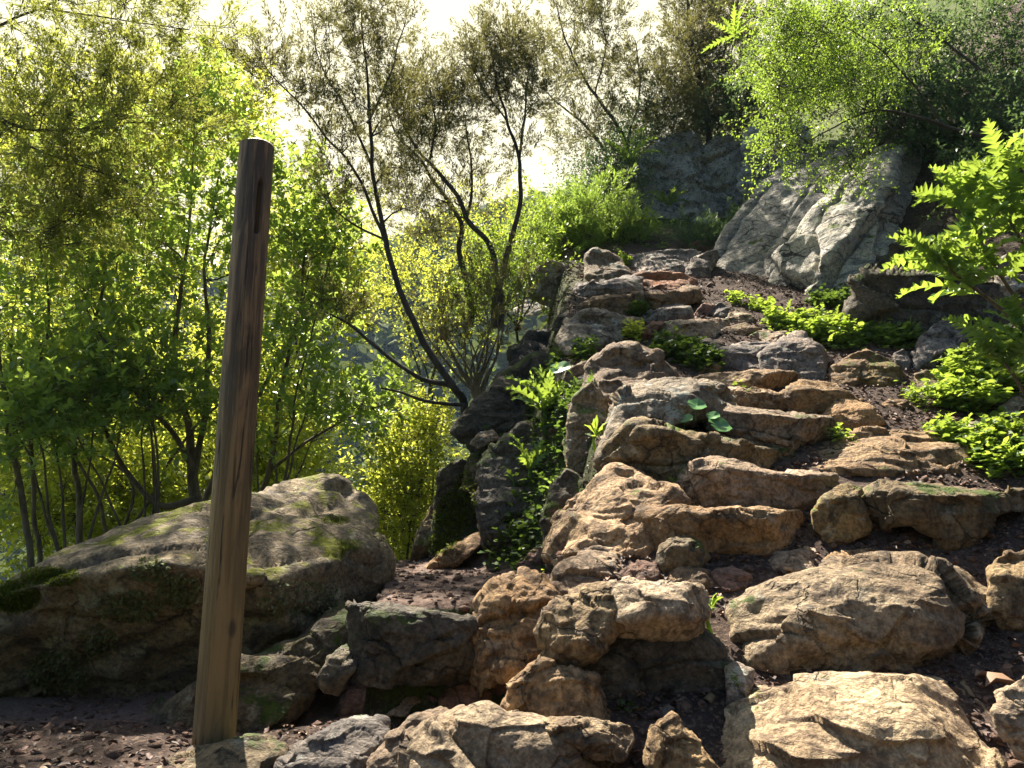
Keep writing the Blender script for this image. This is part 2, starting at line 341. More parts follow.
# ------------------------------------------------------------ rocks
TILES = {1: (520, 230), 2: (768, 230), 3: (540, 390), 4: (768, 390), 5: (520, 576), 6: (768, 576), 7: (270, 576), 8: (380, 390)}
def tile(t, P):
    P = np.asarray(P, float)
    if t == 0: return P
    if t == 9: return P / 2.9257 + np.array([350, 518])
    return P / 4 + np.array(TILES[t])
ROCKS = []
def rock(t, poly, label, mat='tan', lean=22, top=66, ridge=.32, Y=None, dY=0.0, T=None, yaw=0, rough=1.0, facets=5, name='stone',
         cat='stone', group=None, planes=(), sd=None, under=None, strata=None, size_cap=None, round_=.10, M_=None, grow=1.07):
    P = tile(t, poly); sd = len(ROCKS) * 13 + 5 if sd is None else sd; rs = np.random.RandomState(sd)
    # resample the outline evenly
    Q = np.vstack([P, P[:1]]); seg = np.linalg.norm(np.diff(Q, axis=0), axis=1); L = np.concatenate([[0], np.cumsum(seg)])
    m = M_ or int(np.clip(L[-1] / 2.0, 60, 280)); u = np.linspace(0, L[-1], m, endpoint=False)
    B = np.stack([np.interp(u, L, Q[:, 0]), np.interp(u, L, Q[:, 1])], 1)
    for _ in range(max(1, int(m / 90))): B = (np.roll(B, 1, 0) + 2 * B + np.roll(B, -1, 0)) / 4
    cen = B.mean(0); B = cen + (B - cen) * np.array([grow + (.09 if t in (1, 3, 4) else 0), grow]); lo_ = np.maximum(B[:, 1] - cen[1], 0); w = np.ptp(B[:, 0]); hpx = np.ptp(B[:, 1]); ymin, ymax = B[:, 1].min(), B[:, 1].max()
    ang = u / L[-1] * 2 * math.pi; B[:, 1] += .16 * lo_
    jn = fbm(np.stack([np.cos(ang) * 2.2 + sd, np.sin(ang) * 2.2, np.zeros(m)], 1), 4, sd)
    B = cen + (B - cen) * (1 + .035 * jn[:, None])
    bx = B[B[:, 1] > ymax - .15 * hpx][:, 0].mean()
    Y0 = (hit(bx, min(ymax, 800)) - .05 if Y is None else Y) + dY
    size = min(w, hpx * 2.2) / F_PX * Y0
    if T is None: T = float(np.clip(size * .75, .08, 1.2))
    nr = int(np.clip(max(w, hpx) / 3.2, 14, 80))
    r = np.linspace(0, 1, nr) ** .8
    D0 = ray(cen[0], ymax); P0 = CAM + D0 * Y0
    yw = R(yaw + rs.uniform(-10, 10))
    def nrm(ln, y=0): return np.array([math.sin(yw + y) * math.cos(R(ln)), -math.cos(yw + y) * math.cos(R(ln)), math.sin(R(ln))])
    nf = nrm(lean)
    def inter(p0, n, D):
        den = D @ n; num = (p0 - CAM) @ n
        return np.where(den < -.04, num / np.minimum(den, -.04), 1e3)
    pls = [(P0, nf)]
    rp = ray(cen[0], ymin + ridge * hpx)
    yr = float(inter(P0, nf, rp)); pls.append((CAM + rp * yr, nrm(top)))
    if under is not None:
        up_ = ray(cen[0], ymin + under[0] * hpx); yu = float(inter(P0, nf, up_)); pls.append((CAM + up_ * yu, nrm(-under[1])))
    for k in range(facets):
        a = rs.uniform(0, 2 * math.pi); j = int(a / (2 * math.pi) * m) % m
        q = cen + (B[j] - cen) * rs.uniform(.45, .85); dv = (B[j] - cen); dv = dv / np.linalg.norm(dv)
        ow = np.array([dv[0], 0, -dv[1]]); n = unit(nf + math.tan(R(rs.uniform(18, 48))) * ow)
        rq = ray(*q); yq = max(float(inter(p, nn, rq)) for p, nn in pls[:2])
        if yq < 50 and rq @ n < -.3: pls.append((CAM + rq * yq, n))
    for (qx, qy, n) in planes:
        rq = ray(qx, qy); yq = float(inter(P0, nf, rq)); pls.append((CAM + rq * yq, unit(np.array(n, float))))
    pix = cen + r[:, None, None] * (B[None] - cen)
    D = ray(pix[..., 0], pix[..., 1])
    cap = Y0 + (size_cap or max(.7 * size, .1))
    def soft(a, b, k=.005 + .018 * size):
        h = np.clip(.5 + .5 * (a - b) / k, 0, 1); return b * (1 - h) + a * h + k * h * (1 - h)
    Yf = None
    for p, n in pls:
        yy = np.minimum(inter(p, n, D), cap); Yf = yy if Yf is None else soft(Yf, yy)
    for _ in range(2):
        Yf = (Yf + np.roll(Yf, 1, 1) + np.roll(Yf, -1, 1)) / 3; Yf[1:-1] = (Yf[:-2] + 2 * Yf[1:-1] + Yf[2:]) / 4; Yf[0] = Yf[0].mean()
    rnd_ = 1 - (1 - np.clip(r, 0, 1) ** 7) ** .3
    Yf = Yf + round_ * size * rnd_[:, None]
    front = CAM + D * Yf[..., None]
    Yb0 = Yf[-1].max() + T; fb = (1 - r[::-1][1:] ** 4)[:, None]; fb = fb[::-1]  # from centre outwards below
    rb = r[:-1][::-1]; ff = (1 - rb ** 3)[:, None]
    Yb = Yf[-1][None] * (1 - ff) + Yb0 * ff
    pb = cen + rb[:, None, None] * (B[None] - cen)
    back = CAM + ray(pb[..., 0], pb[..., 1]) * Yb[..., None]
    G = np.concatenate([front[1:], back[:-1]], 0)       # rings
    nR = len(G); v = np.concatenate([G.reshape(-1, 3), front[0, :1], back[-1, :1]])
    i = np.arange(nR - 1)[:, None] * m; j = np.arange(m)[None]; k = (j + 1) % m
    f4 = np.stack([i + j, i + m + j, i + m + k, i + k], -1).reshape(-1, 4)
    cf, cb = nR * m, nR * m + 1; jj = np.arange(m); kk = (jj + 1) % m
    f3 = np.concatenate([np.stack([np.full(m, cf), jj, kk], 1), np.stack([np.full(m, cb), (nR - 1) * m + kk, (nR - 1) * m + jj], 1)])
    # face orientation outwards, then displacement along the normals
    org = np.array([P0[0], Y0 + .3 * T, float(v[:, 2].min())])
    mb = MB(); mb.add(v, f4); mb.add_raw(f3)
    o = mb.build(name, M[mat], None, org); me = o.data
    me.flip_normals() if False else None
    nn = np.zeros(len(v) * 3); me.vertices.foreach_get('normal', nn); nn = nn.reshape(-1, 3)
    if (nn[:nR * m].reshape(nR, m, 3)[1] @ nf).mean() < 0:
        me.flip_normals(); nn = -nn
    S = v / max(size, .15) * np.array([.7, 1, 1.35])
    if strata is not None:
        ax = unit(np.array(strata[0], float)); al = (v @ ax)[:, None] * ax; S = (v - al) + al * .18
        S = S * strata[1]
        wf, wd_ = worley_facets(S * .9 + .15 * fbm(v * 3, 2, 5)[:, None], sd)
        d = strata[2] * (.5 * fbm(S, 4, sd) + .4 * fbm(S * 1.7 + 4, 3, sd + 3, True) + (strata[3] if len(strata) > 3 else 1.1) * wf - .35 * np.exp(-(wd_ / .06) ** 2))
        d = d + .03 * fbm(v * 7, 5, sd + 7)
    else:
        Sw = S + .12 * np.stack([fbm(S * 3, 2, sd + 20), fbm(S * 3, 2, sd + 21), fbm(S * 3, 2, sd + 22)], 1)
        w1, e1 = worley_facets(Sw * 1.7 + sd, sd); w2, e2 = worley_facets(Sw * 4.2 + sd, sd + 9)
        d = size * rough * (.032 * fbm(S * 1.8 + sd, 3, sd) + .050 * w1 + .030 * w2 - .010 * np.exp(-(e1 / .05) ** 2) + .02 * fbm(S * 6, 3, sd + 2, True)) + .006 * fbm(v * 26, 4, sd + 4)
        d = np.clip(d, -.09, .08)
    vv = v + nn * d[:, None] - org
    me.vertices.foreach_set('co', vv.ravel()); me.update()
    tag(o, label, cat, group)
    ROCKS.append(o); return o

g_st = 'stones of the rough steps'
def st(t, poly, label, mat='tan', **k):
    if t in (1, 3, 4) and k.get('lean', 22) <= 22: k['lean'] = min(k.get('lean', 22), 22) * .4 - 8; k['ridge'] = max(.16, k.get('ridge', .25)); k['top'] = min(68, k.get('top', 66))
    return rock(t, poly, label, mat, group=g_st, **k)
# the top of the flight
st(1, [(70,150),(110,128),(190,140),(240,165),(245,210),(215,270),(150,300),(90,285),(45,250),(50,190)], 'rounded pale boulder at the upper left end of the steps, lichen on it', 'lich', lean=35, ridge=.3, name='boulder', cat='boulder')
st(1, [(270,110),(300,78),(350,85),(400,130),(430,180),(420,215),(380,225),(265,225)], 'upright pale stone with tapered top, right of the rounded pale boulder', 'lich', lean=35)
st(1, [(240,215),(330,210),(440,185),(470,195),(465,240),(390,255),(300,280),(220,275),(215,240)], 'low dark slab lying under the upright pale stone', 'grey', lean=5)
st(1, [(450,120),(480,95),(600,80),(690,78),(705,100),(660,160),(560,175),(440,180)], 'wide purplish grey slab at the very top of the steps', 'grey', lean=40, ridge=.2)
st(1, [(680,60),(720,38),(770,45),(795,75),(760,100),(700,95)], 'small reddish stone highest of all, above the purplish slab', 'red', lean=40)
st(1, [(740,90),(785,80),(785,125),(755,180),(700,190),(665,165),(700,110)], 'grey wedge stone between the purplish slab and the cliff foot', 'grey', lean=30)
st(1, [(475,185),(560,168),(650,170),(690,200),(692,240),(600,252),(480,225)], 'flat reddish slab just under the purplish top slab', 'red', lean=45, ridge=.5)
st(1, [(250,305),(330,272),(450,260),(590,255),(650,225),(690,240),(692,285),(640,305),(500,330),(420,345),(300,325)], 'long thin slab with bright sunlit upper edge near the top of the steps', 'tan', lean=8, ridge=.25, top=72)
st(1, [(390,250),(420,230),(470,230),(480,255),(440,268),(400,265)], 'small brown stone wedged above the long thin slab', 'red')
st(1, [(500,345),(560,310),(620,295),(665,310),(685,355),(600,372),(510,370)], 'grey humped stone in shade under the long thin slab', 'grey', lean=10)
st(1, [(520,440),(550,392),(600,365),(700,362),(815,358),(822,385),(815,435),(700,445),(640,440),(580,445)], 'squared tan block with shaded face, middle of the upper steps', 'tan', lean=6, ridge=.15, top=74)
st(1, [(490,410),(530,368),(590,358),(550,395),(520,445),(492,435)], 'narrow curved stone against the left end of the squared tan block', 'red', lean=20)
st(1, [(195,370),(260,325),(330,325),(420,360),(450,385),(400,400),(400,440),(330,445),(260,495),(200,480),(170,440)], 'pale wedge stone with green lichen, left of the yellow cushion plant', 'lich', lean=38, ridge=.4)
st(1, [(370,348),(440,345),(485,360),(485,392),(430,395),(390,385)], 'small tan stone behind the pale lichened wedge', 'tan')
st(1, [(125,395),(150,345),(205,322),(250,330),(215,375),(170,405)], 'small dark stone on the left rim, left of the pale wedge', 'dark')
st(1, [(180,590),(200,555),(250,530),(300,530),(300,580),(270,640),(215,640),(185,615)], 'mossy grey stone deep in shade left of the big tan boulder', 'mossy', lean=20)
st(1, [(0,300),(30,280),(80,285),(110,310),(60,335),(0,345),(-30,325)], 'low flat pale stone at the left rim among twigs', 'lich', lean=30)
for i, (pl, lb, mt) in enumerate([
    ([(700,335),(735,290),(775,300),(770,350),(705,362)], 'brown fist-sized stone right of the grey humped stone', 'red'),
    ([(765,312),(800,292),(838,310),(825,350),(775,358)], 'dark round stone between brown pebble stones below the cliff foot', 'grey'),
    ([(825,352),(870,320),(935,345),(925,378),(850,378)], 'low pale stone below the cliff foot beside the yellow herbs', 'lich'),
    ([(825,395),(900,375),(955,400),(920,430),(830,428)], 'flat brownish stone right of the squared tan block', 'tan'),
    ([(915,435),(960,405),(1060,405),(1070,445),(930,468)], 'broad low brown stone right of the flat brownish stone', 'tan'),
    ([(715,560),(755,520),(800,545),(790,572),(725,582)], 'small tan stone among dark weeds above the thin flat step', 'tan'),
    ([(640,430),(700,420),(800,455),(815,500),(740,520),(660,500)], 'dark weedy stone under the squared tan block', 'dark')]):
    st(1, pl, lb, mt, lean=25)
st(1, [(230,700),(290,600),(300,550),(370,480),(430,472),(540,510),(600,560),(628,600),(600,640),(520,680),(440,740),(380,780),(260,745),(235,725)], 'big tan boulder with rough sunlit face at the left rim of the steps', 'tan', lean=42, ridge=.3, rough=1.3, dY=.02, name='boulder', cat='boulder', T=.45)
st(3, [(262,255),(290,150),(345,30),(420,-20),(560,-35),(690,-5),(740,40),(700,90),(600,120),(540,135),(470,160),(420,170),(340,215)], 'large stone with round pale lichen spots, behind the round green leaves', 'lich', lean=32, ridge=.2, dY=-.22, T=.4)
# middle steps
st(1, [(685,600),(760,578),(920,565),(1080,575),(1125,600),(1110,645),(950,648),(800,642),(700,625)], 'thin flat step stone with sunlit edge across the path', 'tan', lean=2, ridge=.2, top=74)
st(1, [(785,655),(880,630),(990,650),(1070,680),(1075,725),(940,715),(840,700)], 'thin brown step stone with a tuft of tiny green leaves on it', 'tan', lean=2, ridge=.2)
st(1, [(812,475),(900,455),(1010,455),(1075,480),(1112,545),(1000,572),(880,568),(820,540)], 'bluish grey slab facing the viewer above the thin flat step', 'grey', lean=36, ridge=.2)
st(2, [(-35,505),(60,430),(130,418),(170,440),(235,495),(268,535),(240,600),(130,605),(60,595),(-10,570)], 'angular block with sunlit left face and black shaded right face', 'grey', lean=30, ridge=.15, planes=[(905,350,(.9,-.45,.1))], facets=2)
st(2, [(235,575),(290,520),(340,495),(400,480),(440,495),(380,560),(345,612),(280,625)], 'brown stone right of the angular two-toned block', 'tan', lean=35)
st(2, [(345,612),(362,550),(430,500),(480,520),(552,580),(545,620),(420,625)], 'rounded ochre brown stone below the fern bank', 'mossy', lean=38)
st(2, [(500,500),(540,482),(572,520),(562,560),(512,552)], 'small bluish stone under the fern bank', 'grey')
st(2, [(575,490),(620,430),(700,360),(770,345),(795,400),(765,470),(690,510),(640,560),(592,550)], 'dark grey rock half hidden in ferns below the lobed-leaf plant', 'grey', lean=30)
st(2, [(430,705),(490,675),(560,685),(555,720),(480,745)], 'small flat tan stone lying on leaf litter below the fern bank', 'tan', ridge=.6, top=60)
st(2, [(905,130),(980,100),(1060,90),(1080,265),(980,280),(912,240)], 'pale rock face at the right edge behind the lobed-leaf plant', 'lich', lean=25)
st(2, [(585,575),(640,560),(695,590),(685,650),(602,640)], 'brown stone beside the small weed below the ferns', 'mossy')
st(2, [(55,655),(140,612),(280,625),(340,665),(420,705),(400,730),(330,745),(230,745),(150,745),(85,715)], 'tan hump stone lying behind the two rounded step stones', 'tan', lean=2, ridge=.2)
st(3, [(700,140),(725,85),(780,60),(900,70),(1060,100),(1135,115),(1150,180),(1105,245),(960,250),(850,220),(760,190)], 'wide brown step stone right of the round green leaves', 'tan', lean=2, ridge=.2, top=64)
st(4, [(222,115),(270,65),(330,48),(400,70),(448,122),(435,172),(330,185),(250,180)], 'round-topped brown stone at the right end of the wide brown step', 'tan', lean=22, ridge=.4)
st(4, [(120,255),(250,210),(380,175),(560,170),(650,185),(740,215),(790,270),(720,350),(540,375),(380,365),(250,330),(170,305)], 'broad pale step slab with a rounded face beside the yellow ferns', 'tan', lean=40, ridge=.3, under=(.75, 30))
st(3, [(258,300),(300,220),(380,150),(440,120),(500,145),(570,175),(700,195),(850,220),(960,245),(1015,280),(1005,335),(870,335),(740,330),(640,345),(560,390),(440,385),(320,350)], 'long dark step stone with raised left end, a small spiky weed before it', 'mossy', lean=4, ridge=.13, top=74)
st(3, [(548,430),(610,340),(640,305),(730,280),(800,300),(880,330),(1040,335),(1140,345),(1155,420),(1095,485),(900,490),(560,490)], 'long brown step stone with humped left end in the middle of the steps', 'tan', lean=2, ridge=.2, top=70)
st(4, [(190,480),(230,430),(310,380),(360,400),(385,460),(400,550),(330,595),(240,595),(200,550)], 'squat mossy stone between the two big steps, small weed beside it', 'mossy', lean=10)
st(4, [(415,430),(480,375),(560,380),(700,390),(830,400),(1080,400),(1090,480),(910,500),(860,570),(800,610),(740,640),(690,590),(600,520),(500,520),(440,515)], 'big mossy step block reaching the right edge of the flight', 'mossy', lean=16, ridge=.18, under=(.45, 12))
st(3, [(428,505),(530,488),(750,482),(1000,482),(1045,560),(1040,610),(940,660),(760,650),(560,650),(430,650),(436,560)], 'flat step slab with a thin bright sunlit top above a dark face', 'tan', lean=-3, ridge=.09, top=76)
st(3, [(48,570),(110,480),(200,420),(290,340),(380,370),(500,400),(548,455),(460,500),(440,600),(430,670),(340,690),(240,670),(140,680),(75,665),(52,640)], 'big sunlit boulder with scaly brown face at the left of the steps', 'tan', lean=44, ridge=.2, yaw=-12, rough=1.2, name='boulder', cat='boulder', T=.5)
st(3, [(92,345),(150,290),(250,255),(300,300),(295,345),(200,400),(128,470),(102,410)], 'small tan stone on the rim above the scaly brown boulder', 'tan', lean=40)
st(3, [(82,655),(110,590),(160,575),(230,600),(280,640),(200,680),(100,700)], 'low reddish stone before the foot of the scaly brown boulder', 'red', lean=40, dY=-.03)
st(0, [(540,600),(545,588),(560,565),(595,547),(625,555),(634,577),(610,590),(575,608),(548,612)], 'lumpy tan stone with a dark hollow, left below the flat step slab', 'tan', lean=35, ridge=.4)
st(0, [(617,574),(638,560),(656,565),(659,582),(626,586)], 'small reddish stone right of the lumpy tan stone', 'red', lean=35)
st(3, [(475,670),(490,620),(560,588),(620,610),(668,670),(640,700),(540,730),(485,730)], 'rounded brown stone leaning on the face of the flat step slab', 'mossy', lean=18)
st(3, [(515,760),(560,710),(620,700),(690,730),(705,785),(600,800),(530,795)], 'low rounded stone in front of the leaning rounded brown stone', 'tan', lean=40)
st(3, [(695,740),(760,712),(830,740),(860,785),(740,800)], 'low brown stone in litter under the flat step slab', 'red', lean=45)
st(3, [(868,710),(930,650),(1060,635),(1135,690),(1070,730),(930,735)], 'dusty low stone half buried before the squat mossy stone', 'tan', lean=45, ridge=.5)
st(4, [(225,690),(280,650),(400,640),(495,668),(450,700),(300,712)], 'thin dusty slab buried in litter under the big mossy block', 'tan', lean=48, ridge=.5)
st(4, [(540,685),(590,650),(650,655),(645,695),(560,702)], 'small angular tan stone on the litter above the great lower step', 'gold', lean=30, ridge=.5)
st(4, [(795,150),(860,110),(960,130),(965,180),(860,190)], 'pale flat rock among the yellow ferns at right', 'lich', lean=45)
st(2, [(915,715),(960,680),(1060,640),(1080,700),(1000,745),(930,745)], 'pale stone at the right edge above the ferns', 'lich', lean=40)
# lower steps
st(0, [(738,605),(768,590),(800,580),(830,570),(870,566),(915,568),(950,580),(975,600),(981,620),(960,642),(910,672),(830,680),(780,680),(745,668),(741,630)], 'great brown step stone with sunlit crown and deep shade beneath', 'gold', lean=36, ridge=.28, top=60, size_cap=.35, under=(.62, 12), rough=1.15, T=.6, dY=-.06)
st(5, [(73,200),(130,100),(220,60),(385,32),(420,80),(420,190),(360,250),(290,300),(220,340),(130,335),(88,290)], 'rounded tan block at the left end of the lower step', 'gold', lean=30, ridge=.2, under=(.72, 25), Y=2.06)
st(5, [(370,40),(430,22),(560,30),(700,45),(738,75),(735,140),(720,210),(660,255),(500,240),(400,225),(362,120)], 'tan capstone of the lower step overhanging a dark hollow', 'gold', lean=26, ridge=.3, under=(.55, 45), Y=2.06)
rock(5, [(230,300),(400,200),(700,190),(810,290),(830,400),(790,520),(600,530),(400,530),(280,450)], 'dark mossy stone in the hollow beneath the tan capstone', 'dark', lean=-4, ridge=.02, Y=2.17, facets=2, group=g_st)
st(9, [(432,560),(500,470),(560,400),(650,440),(715,470),(740,600),(620,612),(520,610),(432,590)], 'shaded brown slab face left of the dark hollow', 'tan', lean=20, ridge=.1, Y=2.03)
st(5, [(703,315),(740,280),(800,300),(795,350),(722,352)], 'small pale stone stuck in the dark hollow', 'lich', dY=-.08)
st(5, [(822,362),(870,350),(932,375),(928,440),(895,515),(828,518)], 'small grey slab standing at the left foot of the great brown step', 'grey', lean=12, dY=-.02)
st(5, [(625,505),(655,485),(692,520),(688,555),(630,552)], 'pinkish grey pebble stone on the litter before the dark hollow', 'red')
st(5, [(560,545),(590,515),(618,530),(612,560),(570,566)], 'tiny grey stone left of the pinkish grey pebble stone', 'grey')
st(0, [(988,570),(1000,557),(1035,553),(1040,620),(1000,624),(990,608)], 'rough pitted tan block cut by the right edge beside the great step', 'gold', lean=15)
st(0, [(736,740),(745,712),(765,694),(800,683),(845,680),(905,682),(950,692),(980,708),(1003,740),(1012,790),(900,830),(750,820)], 'large golden brown bottom step stone partly in leaf shade', 'gold', lean=34, ridge=.3, top=60, under=(.75, 10), T=.5, Y=1.80)
st(6, [(905,540),(925,480),(1030,400),(1090,380),(1100,720),(990,700),(930,620)], 'golden stone in the lower right corner', 'gold', lean=26, top=58, Y=1.76)
st(9, [(175,790),(200,680),(240,610),(330,562),(450,580),(560,600),(680,650),(760,700),(820,760),(830,840),(190,850)], 'pale yellow bottom stone with cracked sunlit top', 'gold', lean=30, ridge=.2, Y=1.78, top=60)
st(9, [(540,610),(600,597),(700,593),(815,603),(830,645),(800,705),(710,690),(640,650)], 'wedge shaped tan stone on the right flank of the pale yellow stone', 'gold', lean=32, top=60, Y=1.82, under=(.6, 25))
st(9, [(62,710),(110,640),(170,590),(270,558),(300,590),(250,660),(220,780),(100,790),(66,750)], 'orange brown stone left of the pale yellow bottom stone', 'tan', Y=1.86, lean=30)
st(5, [(505,690),(560,590),(610,545),(640,590),(720,680),(810,790),(780,850),(515,850)], 'pointed triangular golden stone at the bottom among litter', 'gold', lean=30, ridge=.05, top=60, Y=1.82)
# the lower left, below the terrace
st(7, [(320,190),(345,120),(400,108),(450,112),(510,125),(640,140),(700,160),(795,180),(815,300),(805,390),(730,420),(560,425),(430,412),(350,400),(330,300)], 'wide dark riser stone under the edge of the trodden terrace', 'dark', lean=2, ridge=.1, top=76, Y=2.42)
st(9, [(345,340),(385,240),(430,190),(500,160),(560,170),(600,240),(590,330),(560,420),(450,450),(380,490),(348,450)], 'upright brown stone at the right side of the terrace step', 'tan', Y=2.38, lean=24, ridge=.12, rough=1.2)
st(9, [(395,205),(408,165),(450,152),(505,165),(470,200)], 'small reddish stone on top of the upright brown stone', 'red', lean=40)
st(9, [(408,495),(450,445),(520,448),(500,500),(435,512)], 'small purple red stone at the foot of the upright brown stone', 'red')
st(7, [(678,485),(720,430),(780,408),(850,440),(905,485),(885,540),(760,548),(690,540)], 'reddish round stone below the dark riser stone', 'red', lean=35)
st(7, [(275,510),(340,440),(410,420),(480,440),(504,482),(440,515),(335,555),(262,560)], 'oval reddish stone beside the big boulder foot', 'red', lean=32, ridge=.4)
st(7, [(200,400),(240,330),(290,280),(340,265),(378,330),(325,395),(275,465),(210,455)], 'mossy brown stone tucked under the big boulder', 'vmossy', Y=2.4, lean=20)
st(7, [(50,750),(150,660),(270,600),(380,575),(455,580),(465,635),(410,705),(340,785),(60,810)], 'flat shaded slab at the bottom right of the wooden post', 'grey', lean=50, ridge=.3, Y=1.93)
st(7, [(470,550),(560,478),(595,500),(545,555)], 'small dusty stone left of the reddish round stone', 'tan', lean=50)
st(7, [(-20,680),(20,665),(38,690),(20,735),(-20,740)], 'small golden stone chip right beside the post foot', 'gold', lean=45)
st(0, [(160,775),(175,752),(215,742),(262,736),(280,748),(272,790),(165,800)], 'flat stone with moss around the foot of the wooden post', 'mossy', lean=62, Y=2.0, T=.3, name='stone')
# the wall below the flight
g_w = 'rocks of the bank beside the terrace'
def wl(poly, label, mat, **k): return rock(8, poly, label, mat, group=g_w, **k)
wl([(122,665),(150,560),(220,450),(248,500),(215,630),(165,668)], 'pale upright stone where the terrace ends', 'mossy', lean=15, Y=4.9)
wl([(205,645),(220,480),(240,330),(330,280),(385,330),(405,560),(340,610),(240,648)], 'tall dark stone cloaked in hanging moss', 'vmossy', lean=6, Y=4.7)
wl([(328,385),(360,270),(440,220),(525,240),(510,340),(480,390),(385,405)], 'grey weathered rock above the hanging moss', 'mossy', lean=22, Y=4.6)
wl([(368,415),(420,385),(500,370),(525,405),(465,450),(392,468)], 'flat jutting stone beside the hanging moss', 'lich', lean=20, Y=4.5)
wl([(150,728),(270,640),(400,575),(435,592),(340,670),(205,728)], 'slanting brown slab at the bank foot on the terrace', 'tan', lean=35, ridge=.4)
wl([(363,212),(400,170),(450,165),(475,195),(392,228)], 'small pale stone under the left thistle rosette', 'lich', Y=4.6)
wl([(418,130),(470,30),(545,40),(595,130),(510,175),(440,168)], 'brownish rock behind the lobed leaves on the bank', 'mossy', lean=20)
wl([(735,210),(780,140),(855,155),(840,250),(750,305)], 'shaded rock left of the yellow leaved spurge', 'mossy')
wl([(545,710),(620,640),(695,625),(700,710),(645,745)], 'reddish stone at the foot of the bank, right end of terrace', 'red')
wl([(435,750),(500,722),(645,740),(640,790),(450,790)], 'low tan stone on the terrace edge before the bank', 'tan', lean=40)
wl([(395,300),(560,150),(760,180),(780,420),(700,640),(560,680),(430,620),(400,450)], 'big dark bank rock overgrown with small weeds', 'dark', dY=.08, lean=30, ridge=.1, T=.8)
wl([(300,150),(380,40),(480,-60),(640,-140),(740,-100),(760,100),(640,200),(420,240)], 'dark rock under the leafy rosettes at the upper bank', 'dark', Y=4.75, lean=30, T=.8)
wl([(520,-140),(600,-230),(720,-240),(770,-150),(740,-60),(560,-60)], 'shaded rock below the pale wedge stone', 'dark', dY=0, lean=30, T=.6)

rock(0, [(572,470),(566,430),(574,398),(592,385),(606,400),(604,440),(598,475),(584,486)], 'mossy rim stone left of the round-spotted stone', 'mossy', Y=3.62, lean=16, ridge=.1, T=.4, group=g_w)
rock(0, [(548,560),(542,520),(552,488),(566,470),(582,480),(584,520),(566,565)], 'dark mossy stone under the rim, left of the scaly brown boulder', 'dark', Y=3.3, lean=16, ridge=.1, T=.4, group=g_w)
rock(0, [(556,440),(560,405),(572,380),(590,372),(600,392),(590,420),(575,450)], 'dark rim stone half under the bank weeds', 'dark', Y=4.1, lean=20, ridge=.1, T=.4, group=g_w)
# ------------------------------------------------------------ big boulder, cliff and outcrop
rock(0, [(-170,690),(-100,632),(0,585),(60,556),(130,527),(200,506),(260,489),(320,475),(345,477),(362,490),(378,520),(394,552),(397,582),(388,602),(350,620),(330,652),(300,700),(262,735),(200,785),(60,840),(-150,860)],
     'huge slanting boulder with moss and lichen, behind the wooden post', 'boulder', lean=-4, top=66, ridge=.3, Y=2.50, T=1.2, yaw=30, grow=1.0, name='boulder', cat='boulder',
     planes=[(60,622,(-.15,-.40,.91)), (200,547,(-.15,-.40,.91)), (375,560,(.7,-.7,.1)), (150,690,(.42,-.90,-.15)), (330,610,(.1,-.75,-.6))], facets=3, size_cap=1.3, rough=.8, round_=.05, M_=300, sd=77,
     strata=((.85, .1, .5), 3.0, .07, .3))
rock(0, [(120,790),(150,720),(230,665),(290,640),(330,600),(365,606),(368,650),(310,690),(280,730),(250,745),(200,800)], 'dark mossy base rock under the huge boulder', 'vmossy', lean=10, Y=2.50, dY=0, T=.5, name='rock', cat='rock')
cl = dict(name='cliff', cat='cliff', size_cap=1.6, rough=.8)
rock(0, [(700,294),(712,262),(735,225),(765,185),(800,158),(840,140),(870,150),(880,190),(850,235),(800,280),(775,300),(735,304)], 'long pale cliff slab slanting up right from the steps, moss streaks on it', 'cliff', lean=34, top=50, ridge=.3, Y=6.3, T=1.6, yaw=-25, facets=2,
     strata=((.62, .38, .68), 2.2, .08, .5), round_=.05, M_=220, **cl)
rock(0, [(752,302),(770,262),(800,225),(850,180),(905,138),(938,118),(955,140),(952,190),(935,235),(925,285),(880,315),(820,318),(775,312)], 'bulging grey cliff rock with dark hollows, right of the pale slab', 'cliff', lean=32, top=50, ridge=.25, Y=5.6, T=1.6, yaw=-15, facets=3,
     planes=[(880,220,(.6,-.75,.1))], strata=((.6, .35, .7), 2.0, .13), round_=.08, M_=220, **cl)
rock(0, [(850,330),(870,270),(930,230),(1000,215),(1080,230),(1090,340),(1000,350),(900,345)], 'dark shaded rock behind the tall lobed-leaf plant', 'dark', lean=5, Y=4.85, T=1.0, name='rock', cat='rock')
g_o = 'rocks of the outcrop above the steps'
for pl, lb, Yo, ln in [
    ([(628,262),(630,205),(638,172),(652,150),(672,138),(694,140),(704,165),(708,215),(702,262)], 'pale outcrop rock at its left end, ferny tuft beside', 8.9, 24),
    ([(694,262),(696,190),(702,155),(716,140),(740,136),(758,148),(764,215),(754,262)], 'grey upright outcrop rock with a dark cleft', 9.0, 18),
    ([(742,262),(744,175),(750,140),(764,122),(790,118),(808,135),(806,190),(784,262)], 'bluish white outcrop rock beneath the yellow-green vine', 8.6, 26),
    ([(650,268),(660,238),(682,222),(712,224),(738,238),(742,268)], 'low pale outcrop rock just behind the top slab', 8.5, 32),
    ([(585,268),(590,215),(606,190),(632,184),(652,212),(650,268)], 'dark outcrop rock half covered by shrubs', 9.0, 15)]:
    rock(0, pl, lb, 'pale' if ln > 15 else 'dark', lean=ln, Y=Yo, group=g_o, name='outcrop_rock', cat='rock', ridge=.2, T=1.0, rough=2.0, facets=7)

